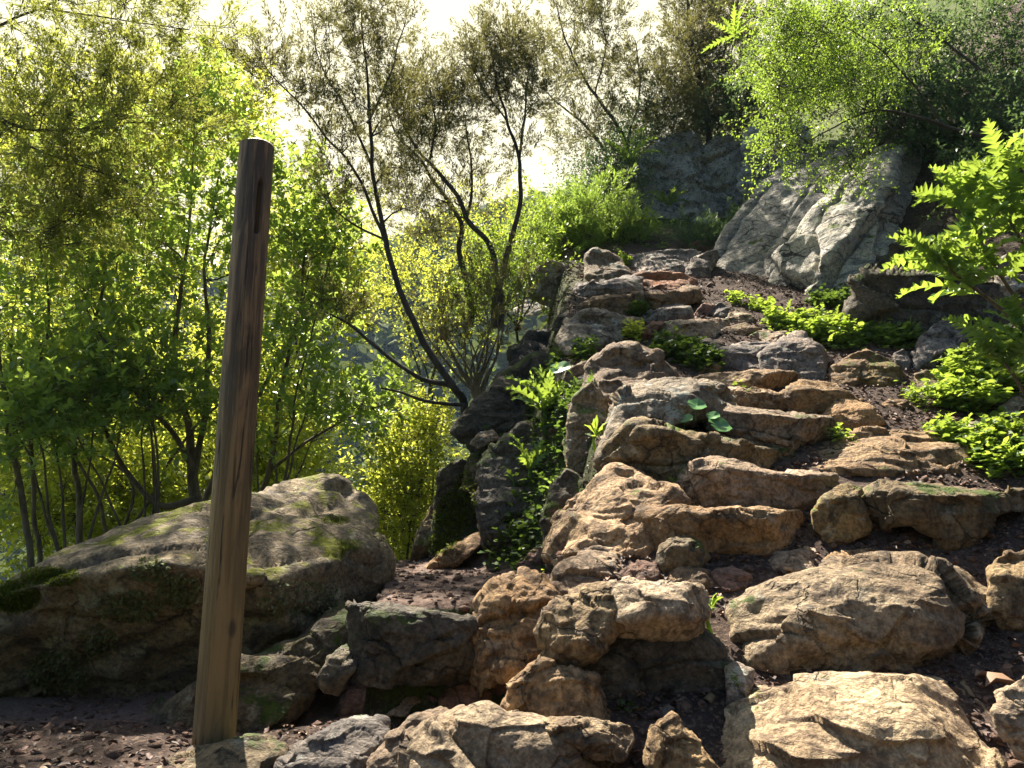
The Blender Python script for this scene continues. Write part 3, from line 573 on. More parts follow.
# ------------------------------------------------------------ the wooden post
def post():
    bx, by, Yp = 213, 752, 2.36
    base = at(bx, by, Yp); H = 2.02; r0 = .0605
    topd = at(257, 147, Yp + .012); H = float(topd[2] - base[2])
    na, nz_ = 96, 150
    zs = np.concatenate([np.linspace(-.15, 0, 4)[:-1], np.linspace(0, H, nz_)]); th = np.arange(na) * 2 * math.pi / na
    TH, Z = np.meshgrid(th, zs)
    Rr = r0 * (1 - .04 * Z / H) * np.ones_like(TH)
    Rr += .0007 * fbm(np.stack([np.cos(TH) * 4, np.sin(TH) * 4, Z * 1.5], -1), 4, 3) + .0006 * vnoise(np.stack([TH * 14, Z * .7, 0 * Z], -1), 4)
    ta = math.atan2(-1, .78)       # where the slot faces
    d = np.abs((TH - ta + math.pi) % (2 * math.pi) - math.pi)
    slot = (d < .13) & (Z > H - .335) & (Z < H - .145)
    Rr = np.where(slot, r0 * .45, Rr)
    crk = np.exp(-((TH - 2 * math.pi - R(-97)) / .03) ** 2) * (vnoise(np.stack([Z * 2, Z * 0, Z * 0], -1), 9) > -.1)
    Rr = Rr - .002 * crk
    lean = (topd - base) / H; ax = np.array([lean[0], lean[1], 1.0])
    v = base + Z[..., None] * ax + np.stack([Rr * np.cos(TH), Rr * np.sin(TH), 0 * Z], -1)
    n, m = TH.shape; i = np.arange(n - 1)[:, None] * m; j = np.arange(m)[None]; k = (j + 1) % m
    mb = MB(); mb.add(v, np.stack([i + j, i + k, i + m + k, i + m + j], -1).reshape(-1, 4))
    # slightly chamfered, checked end grain
    tc_ = v[-1].mean(0); ring = tc_ + (v[-1] - tc_) * .95 + np.array([0, 0, .003]); ring[:, 2] += .004 * (np.cos(th))
    mb.add(np.concatenate([v[-1], ring, [tc_ + (0, 0, .006)]]), np.stack([np.arange(m), (np.arange(m) + 1) % m, m + (np.arange(m) + 1) % m, m + np.arange(m)], 1))
    b0 = mb.n - (2 * m + 1); q = np.arange(m)
    mb.add_raw(np.stack([b0 + m + q, b0 + m + (q + 1) % m, np.full(m, b0 + 2 * m)], 1))
    mt, nt = new_mat('weathered_wood'); g = N(nt, 'ShaderNodeTexCoord').outputs['Object']
    mp = N(nt, 'ShaderNodeMapping', {'Vector': g, 'Scale': (1, 1, .045)}).outputs[0]
    mp2 = N(nt, 'ShaderNodeMapping', {'Vector': g, 'Scale': (1, 1, .22)}).outputs[0]
    a = noise(nt, mp, 46, 7, .6, .6); b = noise(nt, mp2, 9, 5, .6, .8); c = noise(nt, mp, 150, 4, .7)
    col = mix(nt, rng(nt, a, .42, .58), rgb((.07, .042, .022)), rgb((.24, .15, .07)))
    col = mix(nt, rng(nt, b, .48, .58, 0, .85), col, rgb((.055, .036, .022)))
    col = mix(nt, rng(nt, c, .5, .7, 0, .5), col, rgb((.33, .22, .12)))
    ck = noise(nt, mp, 16, 3, .5, .3); ckl = mth(nt, 'MULTIPLY', rng(nt, mth(nt, 'ABSOLUTE', mth(nt, 'SUBTRACT', ck, .5), 0.0), .014, .003), rng(nt, noise(nt, g, 4, 3), .48, .56))
    bl = noise(nt, mp2, 3.5, 6, .6, .3); sz = N(nt, 'ShaderNodeSeparateXYZ', {0: g}).outputs['Z']
    # greener and golden towards the foot, greyer brown towards the head
    col = mix(nt, rng(nt, sz, 1.5, .3, 0, .5), col, mix(nt, rng(nt, bl, .4, .6), rgb((.30, .20, .06)), rgb((.13, .11, .045))))
    kn = N(nt, 'ShaderNodeTexVoronoi', {'Vector': N(nt, 'ShaderNodeMapping', {'Vector': g, 'Scale': (1, 1, .45)}).outputs[0], 'Scale': 7.0}).outputs['Distance']
    col = mix(nt, rng(nt, kn, .13, .07, 0, .85), col, rgb((.03, .02, .015)))
    col = mix(nt, mth(nt, 'MULTIPLY', ckl, .85), col, rgb((.02, .014, .01)))
    bp = N(nt, 'ShaderNodeBump', {'Height': mth(nt, 'SUBTRACT', mth(nt, 'ADD', a, mth(nt, 'MULTIPLY', c, .5)), mth(nt, 'MULTIPLY', ckl, 1.5)), 'Strength': .9, 'Distance': .008})
    p = N(nt, 'ShaderNodeBsdfPrincipled', {'Base Color': col, 'Roughness': .6, 'Normal': bp.outputs[0]})
    N(nt, 'ShaderNodeOutputMaterial', {'Surface': p.outputs[0]})
    tag(mb.build('wooden_post', mt, None, base), 'tall round weathered wooden post with a narrow slot near its top', 'post')
post()
# ------------------------------------------------------------ vegetation
BARK = bark_mat('grey_brown_bark', (.055, .042, .03), (.13, .10, .07))
BARKD = bark_mat('dark_bark', (.022, .018, .015), (.06, .048, .038))
TWIG = bark_mat('dry_twig', (.12, .085, .05), (.22, .16, .09))
LF = {
 'laurel': leaf_mat('laurel_leaf', (.045, .12, .045), (.14, .24, .07), (.46, .62, .09), .5, .28, .7),
 'lime': leaf_mat('lime_leaf', (.12, .18, .02), (.20, .26, .04), (.76, .82, .10), .58, .5, .3),
 'heath': leaf_mat('heath_needles', (.04, .055, .022), (.10, .105, .04), (.27, .26, .08), .4, .6, .2),
 'heathy': leaf_mat('yellow_heath_needles', (.12, .15, .02), (.18, .21, .05), (.50, .54, .10), .5, .6, .2),
 'green': leaf_mat('mid_green_leaf', (.05, .10, .025), (.11, .18, .04), (.4, .58, .09), .5, .45, .35),
 'dark': leaf_mat('dark_green_leaf', (.03, .07, .04), (.08, .14, .07), (.2, .32, .09), .35, .5, .3),
 'vine': leaf_mat('hanging_tree_leaf', (.05, .12, .03), (.13, .23, .05), (.42, .60, .07), .48, .45, .4),
 'thistle': leaf_mat('sow_thistle_leaf', (.06, .15, .04), (.13, .26, .07), (.42, .58, .07), .45, .4, .4),
 'herb': leaf_mat('herb_leaf', (.05, .12, .03), (.16, .25, .05), (.46, .62, .07), .48, .5, .3),
 'disc': leaf_mat('round_leaf', (.10, .26, .08), (.16, .34, .12), (.2, .4, .06), .25, .3, .5),
 'far': leaf_mat('far_wood_leaf', (.04, .07, .025), (.10, .14, .04), (.16, .2, .05), .25, .8, .1, .12),
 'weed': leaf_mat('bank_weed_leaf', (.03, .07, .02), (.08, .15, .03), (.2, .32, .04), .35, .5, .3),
}
def leaf_tpl(w=.36, fold=.18, droop=.12):
    """one leaf, unit length along +x, z up"""
    v = np.array([[0, 0, 0], [.38, 0, -.02], [.75, 0, -droop * .6], [1, 0, -droop], [.3, w * .42, fold * .5], [.68, w * .5, fold * .4 - droop * .4],
                  [.3, -w * .42, fold * .5], [.68, -w * .5, fold * .4 - droop * .4]])
    f3 = np.array([[0, 1, 4], [2, 3, 5], [0, 6, 1], [2, 7, 3]]); f4 = np.array([[1, 2, 5, 4], [1, 6, 7, 2]])
    return v, f3, f4
def simple_leaf(w=.4, droop=.1):
    v = np.array([[0, 0, 0], [.5, w / 2, .05], [1, 0, -droop], [.5, -w / 2, .05]]); return v, np.zeros((0, 3), int), np.array([[0, 1, 2, 3]])
def frames(d, rs, roll=None):
    """orthonormal frames (N,3,3) whose first axis is d, second roughly horizontal"""
    d = unit(d); up = np.array([0, 0, 1.0]) + .35 * rs.randn(len(d), 3)
    y = unit(np.cross(up, d)); z = np.cross(d, y)
    return np.stack([d, y, z], 1)
def scatter(mb, tpl, pos, d, scale, rs, rnd=None, fr=None):
    v, f3, f4 = tpl; n = len(pos)
    if n == 0: return
    Fm = frames(d, rs) if fr is None else fr
    W = pos[:, None] + np.einsum('vk,nkc->nvc', v, Fm) * np.reshape(np.broadcast_to(scale, (n,)), (n, 1, 1))
    rnd = rs.rand(n) if rnd is None else rnd
    base = mb.n; mb.v.append(W.reshape(-1, 3)); mb.n += n * len(v); mb.a.append(np.repeat(rnd, len(v)))
    off = base + np.arange(n)[:, None, None] * len(v)
    if len(f3): mb.f[3].append((f3[None] + off).reshape(-1, 3))
    if len(f4): mb.f[4].append((f4[None] + off).reshape(-1, 4))
def sprigs(mb, kind, pos, d, size, rs):
    """leafy sprigs: pos (N,3), direction d (N,3)"""
    n = len(pos); d = unit(d)
    if kind == 'needle':                       # feathery heath spray
        k = 42; t = rs.rand(n, k); side = unit(rs.randn(n, k, 3)); side = unit(side - (side * d[:, None]).sum(-1, keepdims=True) * d[:, None])
        p = pos[:, None] + d[:, None] * (t * size)[..., None] + side * (.10 * size * np.sin(t * 3) ** 1)[..., None]
        dd = unit(d[:, None] * 1.0 + side * .9)
        scatter(mb, simple_leaf(.2, .0), p.reshape(-1, 3), dd.reshape(-1, 3), size * .26 * rs.uniform(.7, 1.3, n * k), rs, np.repeat(rs.rand(n), k) * .7 + .3 * rs.rand(n * k))
    elif kind == 'laurel':
        k = 9; t = np.linspace(.15, 1, k)[None] + rs.uniform(-.05, .05, (n, k)); a = np.arange(k)[None] * 2.4 + rs.uniform(0, 6.28, (n, 1))
        y = unit(np.cross(d, unit(rs.randn(n, 3)))); z = np.cross(d, y)
        side = np.cos(a)[..., None] * y[:, None] + np.sin(a)[..., None] * z[:, None]
        p = pos[:, None] + d[:, None] * (t * size)[..., None]
        dd = unit(side * (1.15 - .6 * t[..., None]) + d[:, None] * .6 + np.array([0, 0, .25]))
        scatter(mb, leaf_tpl(.5), p.reshape(-1, 3), dd.reshape(-1, 3), .066 * rs.uniform(.65, 1.25, n * k), rs, np.repeat(rs.rand(n), k) * .7 + .3 * rs.rand(n * k))
    elif kind in ('small', 'mid', 'big'):
        k = 12; ls = {'small': .024, 'mid': .038, 'big': .065}[kind]
        t = rs.rand(n, k); side = unit(rs.randn(n, k, 3)); p = pos[:, None] + d[:, None] * (t * size)[..., None] + side * .12 * size
        dd = unit(side + d[:, None] * .5)
        scatter(mb, simple_leaf(.5, .12), p.reshape(-1, 3), dd.reshape(-1, 3), ls * rs.uniform(.7, 1.35, n * k), rs, np.repeat(rs.rand(n), k) * .5 + .5 * rs.rand(n * k))
    elif kind == 'long':
        k = 9; t = np.linspace(.2, 1, k)[None] * np.ones((n, 1)); side = unit(rs.randn(n, k, 3)); p = pos[:, None] + d[:, None] * (t * size)[..., None]
        dd = unit(side + d[:, None] * .8)
        scatter(mb, leaf_tpl(.22, .1, .25), p.reshape(-1, 3), dd.reshape(-1, 3), .09 * rs.uniform(.7, 1.2, n * k), rs)
SAPS = []
def px3(p): return at(p[0], p[1], p[2])
def tree(name, label, cat, trunks, blobs, kind='needle', leaf='heath', bark=None, seed=1, group=None, size=.13, nbr=26, nsp=14, trad=.011, wander=.16, up=.35,
         thin=.75, part=('trunk', 'crown'), spread=.11, droop=0.0):
    """trunks: paths of (px, py, Y, radius); blobs: (px, py, Y, rx_px, ry_px, depth_m, weight)"""
    rs = np.random.RandomState(seed); wood = MB(); lv = MB(); skel = []
    bark = bark or BARKD
    base = None
    for path in trunks:
        P = np.array([list(px3(p)) + [p[3] * thin] for p in path]); 
        if base is None or (path[0][1] > 280 and np.linalg.norm(np.concatenate(skel)[:, :3] - P[0, :3], axis=1).min() > .22): P = np.vstack([P[0] + np.array([.0, .0, -.28, .0]), P])
        S = spline(P, len(P) * 6)
        jit = fbm(S[:, :3] * 3.1 + seed, 2, seed)[:, None] * np.stack([vnoise(S[:, :3] * 4, 3), vnoise(S[:, :3] * 4, 4), vnoise(S[:, :3] * 4, 5)], 1) * .0
        wob = .02 * np.stack([vnoise(S[:, :3] * 5, seed + 3), vnoise(S[:, :3] * 5, seed + 4), 0 * S[:, 0]], 1)
        S[:, :3] += wob; tube(wood, S[:, :3], np.maximum(S[:, 3], .004), 8, .5)
        skel.append(np.c_[S[:, :3], S[:, 3]])
        if base is None: base = S[0, :3].copy()
    sk = np.concatenate(skel)
    for (bx, by, bY, rx, ry, dz, wt) in blobs:
        c = at(bx, by, bY); sx = rx / F_PX * bY; sz = ry / F_PX * bY
        for b in range(max(2, int(nbr * wt))):
            u = unit(rs.randn(3)) * rs.uniform(.35, 1) ** .6
            tgt = c + u * np.array([sx, dz, sz])
            dd = np.linalg.norm(sk[:, :3] - tgt, axis=1) + .5 * np.maximum(sk[:, 2] - tgt[2] + .1, 0)
            j = int(np.argmin(dd + .15 * rs.rand(len(dd)))); s = sk[j, :3]; Ld = np.linalg.norm(tgt - s)
            m1 = s + (tgt - s) * .35 + rs.randn(3) * wander * Ld * .6 + np.array([0, 0, up * Ld * .25])
            m2 = s + (tgt - s) * .7 + rs.randn(3) * wander * Ld * .6 + np.array([0, 0, up * Ld * .15])
            r0 = min(sk[j, 3] * .7, trad * (.5 + Ld)); n = max(5, int(Ld / .08)); n = min(n, 14)
            path = spline(np.array([np.r_[s, r0], np.r_[m1, r0 * .75], np.r_[m2, r0 * .5], np.r_[tgt, .0025]]), n)
            tube(wood, path[:, :3], path[:, 3], 4 if r0 < .02 else 5, .5, False)
            sk = np.concatenate([sk, path[2:]])
            q = max(2, int(nsp * rs.uniform(.5, 1.4)))
            tt = 1 - rs.rand(q) ** 1.3 * min(.75, .5 / max(Ld, .3)); idx = tt * (n - 1); i0 = np.minimum(idx.astype(int), n - 2); fr_ = (idx - i0)[:, None]
            pp = path[i0, :3] * (1 - fr_) + path[i0 + 1, :3] * fr_
            dirb = unit(path[-1, :3] - path[max(0, n - 4), :3])
            off = rs.randn(q, 3) * spread
            d = unit(dirb[None] * .5 + off / max(spread, .01) * .42 + np.array([0, 0, up - droop]))
            e = pp + off
            sprigs(lv, kind, e, d, size * 1.0, rs)
            for a_, b_ in zip(pp[:q:2], e[:q:2]): tube(wood, np.array([a_, (a_ + b_) / 2 + .01, b_]), [.003, .0025, .0015], 3, .5, False)
    base = sk[0, :3] if base is None else base
    root = empty(name, base); tag(root, label, cat, group)
    w = wood.build(part[0], bark, root, base); l = lv.build(part[1], LF[leaf], root, base)
    return root

# ---- laurel-like small trees on the left, behind the huge boulder
gl = 'small leafy trees behind the huge boulder'
tree('laurel_tree', 'leafy tree at the far left edge with two thin leaning dark stems', 'tree',
     [[(30, 590, 5.08, .03), (22, 500, 5.08, .027), (8, 420, 5.08, .024), (-5, 330, 5.21, .02), (-30, 230, 5.21, .015)], [(42, 590, 5.46, .025), (34, 500, 5.46, .022), (32, 410, 5.46, .02), (50, 320, 5.59, .014), (40, 240, 5.59, .01)]],
     [(0, 330, 5.21, 60, 70, .5, 1), (30, 250, 5.46, 70, 60, .5, 1), (60, 390, 5.08, 55, 50, .4, .8), (10, 440, 4.95, 40, 40, .3, .5)], 'laurel', 'laurel', BARK, 3, gl, nbr=20, nsp=8)
tree('laurel_tree', 'leafy tree with an upright dark stem, second from the far left edge', 'tree',
     [[(82, 580, 5.84, .035), (78, 500, 5.84, .03), (76, 420, 5.84, .026), (90, 340, 5.84, .02), (110, 250, 5.97, .014), (120, 190, 5.97, .01)], [(110, 570, 6.10, .02), (100, 500, 6.10, .018), (60, 430, 5.97, .015), (40, 380, 5.84, .01)]],
     [(100, 300, 5.84, 70, 60, .6, 1.1), (130, 220, 6.10, 60, 55, .5, 1), (70, 400, 5.59, 55, 45, .4, .8), (100, 160, 6.22, 60, 40, .5, .7), (120, 390, 5.59, 50, 40, .4, .6)], 'laurel', 'laurel', BARK, 4, gl, nbr=20, nsp=8)
tree('laurel_tree', 'many-stemmed leafy tree with a thick mossy base left of the wooden post', 'tree',
     [[(200, 520, 5.97, .07), (192, 480, 5.97, .055), (190, 430, 5.97, .04), (172, 370, 5.97, .03), (180, 300, 5.97, .022), (190, 200, 6.10, .014), (195, 110, 6.10, .008)],
      [(195, 500, 5.84, .04), (160, 505, 5.71, .032), (125, 470, 5.71, .026), (100, 420, 5.59, .02), (60, 380, 5.46, .014), (10, 350, 5.33, .008)],
      [(192, 480, 5.97, .04), (205, 420, 5.97, .03), (208, 340, 5.97, .024), (205, 260, 6.10, .016), (220, 170, 6.10, .01)],
      [(195, 470, 5.84, .035), (170, 430, 5.71, .026), (140, 400, 5.59, .02), (110, 350, 5.46, .014), (80, 300, 5.46, .01)],
      [(120, 600, 5.59, .02), (110, 560, 5.59, .018), (150, 500, 5.71, .016), (185, 440, 5.84, .014), (225, 400, 5.97, .012)],
      [(90, 600, 5.84, .018), (120, 540, 5.84, .016), (130, 480, 5.84, .014), (70, 440, 5.71, .01)],
      [(205, 500, 6.10, .04), (235, 440, 6.22, .03), (262, 390, 6.22, .022), (290, 340, 6.22, .016), (310, 270, 6.35, .01)]],
     [(160, 330, 5.84, 70, 60, .5, 1.0), (200, 240, 5.97, 60, 60, .5, 1.0), (215, 150, 6.10, 50, 60, .5, .9), (130, 400, 5.46, 45, 30, .3, .4), (175, 410, 5.71, 40, 30, .3, .4), (200, 95, 6.10, 40, 40, .4, .6), (225, 390, 6.10, 35, 40, .3, .5)],
     'laurel', 'laurel', BARK, 5, gl, nbr=20, nsp=8)
tree('laurel_tree', 'leafy tree showing right of the wooden post with glossy dark leaves', 'tree',
     [[(262, 500, 6.35, .035), (275, 440, 6.35, .03), (285, 370, 6.35, .024), (300, 300, 6.35, .018), (305, 230, 6.35, .012)], [(270, 470, 6.35, .02), (310, 440, 6.22, .016), (345, 420, 6.10, .012), (395, 400, 5.97, .008)]],
     [(300, 260, 6.22, 50, 50, .5, 1), (325, 225, 6.22, 38, 36, .4, .6), (285, 190, 6.35, 40, 40, .4, .7), (300, 330, 6.22, 45, 45, .4, .9), (350, 405, 5.97, 36, 26, .3, .45), (380, 398, 5.97, 26, 22, .2, .3)],
     'laurel', 'laurel', BARK, 6, gl, nbr=20, nsp=8)

for i, (bl, bs, lb) in enumerate([
    ([(40, 420, 5.2, 50, 36, .4, .5), (110, 410, 5.3, 50, 30, .4, .4)], (70, 600, 5.3), 'young leafy sapling low between the stems at the far left'),
    ([(160, 400, 5.6, 45, 25, .4, .4), (130, 360, 5.4, 50, 40, .4, .8), (60, 420, 5.2, 50, 35, .4, .7)], (150, 600, 5.6), 'young leafy sapling between the stems nearer the wooden post'),
    ([(265, 420, 6.0, 35, 30, .4, .4), (320, 370, 6.0, 40, 45, .4, .8), (345, 230, 6.1, 18, 30, .3, .4), (310, 430, 5.9, 30, 20, .3, .3)], (275, 560, 6.0), 'leafy sapling just right of the wooden post, above the boulder top')]):
    shrub_args = dict(group='saplings among the stems', n=5, name='sapling', cat='tree', bark=BARK, size=.13, nbr=12, nsp=6)
    SAPS.append((lb, bl, bs, 300 + i, shrub_args))
# ---- feathery heath boughs reaching in at the upper left
tree('heath_tree', 'yellow-green feathery tree reaching in from the upper left corner', 'tree',
     [[(-60, 60, 4.32, .05), (-10, 110, 4.32, .02), (25, 128, 4.32, .014), (60, 130, 4.38, .008), (120, 128, 4.45, .005)], [(-10, 110, 4.32, .018), (30, 145, 4.45, .012), (70, 162, 4.45, .008), (130, 182, 4.57, .005)],
      [(-60, 40, 4.57, .02), (0, 25, 4.57, .014), (50, 5, 4.57, .01), (110, -20, 4.57, .007)], [(40, 8, 4.57, .01), (120, 20, 4.70, .006), (190, 30, 4.83, .004)]],
     [(60, 150, 4.45, 80, 55, .5, 1), (120, 190, 4.70, 60, 50, .4, .7), (20, 210, 4.32, 50, 50, .4, .7), (60, 20, 4.57, 70, 22, .5, .4), (140, 15, 4.70, 60, 40, .4, .55), (20, 90, 4.45, 40, 30, .3, .4), (100, 95, 4.57, 60, 35, .4, .5), (200, 30, 4.95, 45, 35, .4, .4), (160, 110, 5.08, 50, 40, .4, .5)],
     'needle', 'heathy', BARKD, 8, None, size=.14, nbr=32, nsp=11, up=.1)
# ---- heath trees against the sky
gh = 'heath trees against the bright sky'
tree('heath_tree', 'tallest dark heath tree with a curved trunk rising left of centre', 'tree',
     [[(464, 402, 5.6, .042), (455, 388, 5.5, .04), (430, 352, 5.5, .036), (405, 300, 5.5, .032), (388, 250, 5.5, .028), (378, 200, 5.6, .024), (372, 150, 5.6, .02), (368, 90, 5.7, .015), (362, 30, 5.7, .01), (360, -30, 5.7, .006)],
      [(388, 250, 5.5, .02), (360, 180, 5.4, .016), (330, 140, 5.4, .012), (295, 100, 5.3, .009), (260, 60, 5.3, .005)],
      [(375, 170, 5.6, .016), (345, 110, 5.6, .012), (320, 60, 5.5, .008), (310, 10, 5.5, .005)],
      [(370, 120, 5.6, .014), (392, 70, 5.7, .01), (405, 20, 5.7, .006)], [(385, 240, 5.6, .014), (340, 215, 5.5, .01), (320, 190, 5.5, .006)],
      [(450, 385, 5.5, .03), (420, 378, 5.4, .022), (385, 355, 5.4, .018), (350, 325, 5.3, .014), (325, 312, 5.3, .008)],
      [(465, 405, 5.5, .02), (430, 402, 5.4, .016), (400, 392, 5.3, .012), (380, 388, 5.2, .009)]],
     [(300, 60, 5.4, 40, 40, .4, .55), (345, 40, 5.6, 40, 50, .4, .8), (385, 30, 5.7, 35, 45, .4, .7), (320, 130, 5.4, 40, 40, .4, .45), (270, 70, 5.3, 28, 30, .3, .3), (400, 100, 5.7, 28, 40, .3, .45), (350, 110, 5.6, 30, 40, .3, .45), (345, 200, 5.5, 35, 30, .3, .35), (410, 180, 5.6, 25, 40, .3, .3), (330, 310, 5.3, 30, 22, .2, .25)],
     'needle', 'heath', BARKD, 10, gh, size=.12, nbr=30, nsp=9, up=.55, spread=.085)
tree('heath_tree', 'slender heath tree with leaning forked stems right of the tallest one', 'tree',
     [[(500, 300, 7, .05), (491, 250, 7, .04), (468, 219, 7, .034), (452, 188, 7, .03), (417, 148, 7, .02), (395, 110, 7, .014)], [(470, 300, 7.4, .05), (460, 250, 7.4, .04), (462, 223, 7.4, .034), (444, 195, 7.4, .028), (413, 152, 7.4, .02), (394, 129, 7.4, .014), (385, 80, 7.4, .01)],
      [(468, 219, 7, .022), (472, 170, 7.2, .016), (465, 120, 7.2, .01)], [(430, 165, 7, .02), (436, 120, 7, .014), (430, 90, 7, .01)]],
     [(405, 120, 7.1, 40, 50, .6, .9), (440, 130, 7.1, 30, 45, .5, .7), (465, 120, 7.2, 22, 40, .5, .5), (430, 85, 7.2, 25, 22, .4, .35), (400, 190, 7.3, 30, 30, .4, .5), (470, 185, 7.2, 25, 30, .4, .4), (430, 220, 7.3, 30, 25, .4, .4)],
     'needle', 'heath', BARKD, 11, gh, size=.15, nbr=30, nsp=9, up=.55, spread=.115)
tree('heath_tree', 'slim heath tree with a round tufted head against the middle of the sky', 'tree',
     [[(495, 300, 7, .045), (512, 240, 7, .038), (521, 195, 7, .03), (518, 160, 7, .026), (508, 122, 7, .02), (495, 75, 7, .014), (488, 40, 7, .008)], [(518, 160, 7, .02), (525, 110, 7.1, .014), (530, 60, 7.1, .008)], [(508, 122, 7, .014), (485, 90, 7, .01), (465, 60, 7, .006)]],
     [(490, 50, 7, 32, 24, .4, .7), (465, 75, 7, 20, 30, .4, .45), (520, 60, 7.1, 28, 28, .4, .7), (505, 90, 7, 26, 26, .4, .5), (535, 100, 7.1, 14, 22, .3, .3), (525, 150, 7, 20, 20, .3, .2)],
     'needle', 'heath', BARKD, 12, gh, size=.15, nbr=32, nsp=9, up=.55, spread=.11)
tree('heath_tree', 'sparse reddish heath tree above the upper left end of the steps', 'tree',
     [[(640, 190, 10, .05), (620, 130, 10, .04), (595, 95, 10, .03), (570, 50, 10, .02), (556, 5, 10, .012)], [(605, 150, 10, .03), (585, 125, 10, .024), (560, 105, 10, .016), (545, 90, 10, .01)], [(625, 150, 10, .03), (640, 90, 10.2, .02), (635, 40, 10.2, .012)], [(595, 95, 10, .02), (605, 50, 10, .014), (600, 10, 10, .01)]],
     [(565, 35, 10, 32, 40, .8, .6), (600, 40, 10, 30, 45, .8, .6), (630, 60, 10.2, 25, 40, .8, .6), (560, 100, 10, 30, 25, .8, .4), (610, 110, 10, 25, 30, .6, .5), (580, 140, 10, 25, 20, .6, .4), (590, 5, 10, 40, 20, .6, .5)],
     'needle', 'heath', BARKD, 13, gh, size=.2, nbr=24, nsp=9, up=.6, spread=.14)
tree('heath_tree', 'dense dark heath tree standing above the grey outcrop', 'tree',
     [[(705, 190, 9.8, .07), (708, 130, 9.8, .06), (700, 80, 9.8, .05), (690, 30, 9.8, .04), (685, -20, 9.8, .02)], [(700, 90, 9.8, .03), (725, 50, 9.8, .02), (740, 0, 9.8, .015)]],
     [(685, 70, 9.8, 38, 45, .9, 1.3), (720, 70, 9.9, 35, 45, .9, 1.2), (665, 105, 9.7, 28, 24, .9, .8), (700, 20, 9.9, 45, 35, .9, 1.1), (730, 110, 9.9, 30, 30, .8, .9), (690, 118, 9.7, 30, 16, .8, .6), (750, 20, 9.9, 30, 30, .8, .6)],
     'needle', 'heath', BARKD, 14, gh, size=.2, nbr=34, nsp=9, up=.5, spread=.15)

# ---- shrubs
gs = 'shrubs on the slope'
def shrub(label, blobs, base, kind='small', leaf='green', seed=1, group=gs, n=4, name='shrub', cat='shrub', bark=None, **k):
    rs = np.random.RandomState(seed); tr = []
    bx, by, bY = base
    for i in range(n):
        b = blobs[i % len(blobs)]
        tx = b[0] + rs.uniform(-.5, .5) * b[3]; ty = b[1] + rs.uniform(-.3, .3) * b[4]
        tr.append([(bx + rs.uniform(-6, 6), by, bY, .018), ((bx + tx) / 2 + rs.uniform(-10, 10), (by + ty) / 2, (bY + b[2]) / 2, .012), (tx, ty, b[2], .006)])
    return tree(name, label, cat, tr, blobs, kind, leaf, bark, seed, group, part=('stem', 'foliage'), **k)
for lb, bl, bs, sd_, kw in SAPS: shrub(lb, bl, bs, 'laurel', 'laurel', sd_, **kw)
# feathery dark green round the outcrop and top of the steps
shrub('feathery green heath bush below the outcrop behind the upright pale stone', [(600, 225, 8.2, 45, 28, .5, 1), (570, 245, 8.0, 30, 22, .4, .7), (628, 240, 8.4, 18, 14, .3, .4)], (600, 275, 8.2), 'needle', 'green', 21, size=.17, nbr=40, nsp=16, spread=.12)
shrub('dark feathery bush at the foot of the pale outcrop rocks', [(742, 238, 8.1, 16, 14, .2, .5), (705, 248, 8.1, 22, 9, .2, .5)], (712, 266, 8.1), 'needle', 'dark', 22, size=.15, nbr=40, nsp=14, spread=.1)
shrub('dark leafy bush above and left of the outcrop', [(625, 170, 9.8, 35, 30, .7, 1), (600, 195, 9.6, 30, 28, .6, .9), (640, 130, 10, 26, 18, .6, .6)], (625, 225, 9.8), 'mid', 'dark', 23, nbr=40, nsp=14, size=.2, spread=.18)
shrub('mixed green bush filling the gap above the outcrop', [(715, 122, 9.8, 45, 14, .6, 1), (770, 100, 9.3, 30, 20, .6, .8)], (740, 180, 9.8), 'mid', 'dark', 24, nbr=36, nsp=13, size=.2, spread=.18)
shrub('yellow-green bush left of the rounded pale boulder', [(520, 250, 7.6, 40, 40, .5, 1), (490, 290, 7.2, 35, 30, .5, .8), (555, 215, 8.2, 35, 30, .5, .8), (540, 280, 7.2, 22, 20, .3, .4)], (520, 330, 7.4), 'mid', 'herb', 25, size=.15, nbr=28, nsp=10, spread=.12)
shrub('sunlit yellow bush in the centre behind the curved trunk', [(400, 290, 8.5, 45, 40, .8, 1), (440, 250, 9, 40, 35, .8, .9), (370, 250, 9, 35, 35, .8, .7), (480, 230, 9, 35, 35, .8, .8), (440, 320, 8, 40, 35, .7, .9)], (430, 400, 8.5), 'mid', 'lime', 26, size=.2, nbr=22, nsp=9, spread=.2)
shrub('thin brown twiggy broom between the curved trunk and the steps', [(500, 300, 6.3, 28, 45, .3, .8), (470, 330, 6.2, 30, 45, .3, .8), (430, 320, 6.2, 30, 40, .3, .6)], (480, 400, 6.2), 'needle', 'heath', 27, n=14, size=.13, nbr=24, nsp=5, up=.7, bark=TWIG)
shrub('bright lime shrub hanging left of the mossy bank rock', [(405, 480, 6.2, 26, 40, .3, 1), (398, 515, 6.1, 24, 30, .3, .8), (420, 430, 6.3, 26, 26, .3, .7)], (410, 590, 6.3), 'mid', 'lime', 28, size=.14, nbr=34, nsp=12, spread=.1)
shrub('glowing yellow shrub in the gap beyond the end of the terrace', [(400, 520, 7.5, 40, 50, .6, 1.2), (430, 560, 7.2, 40, 30, .5, 1), (360, 540, 7.5, 30, 30, .5, .7)], (405, 610, 7.5), 'mid', 'lime', 29, size=.18, nbr=40, nsp=15, spread=.16)
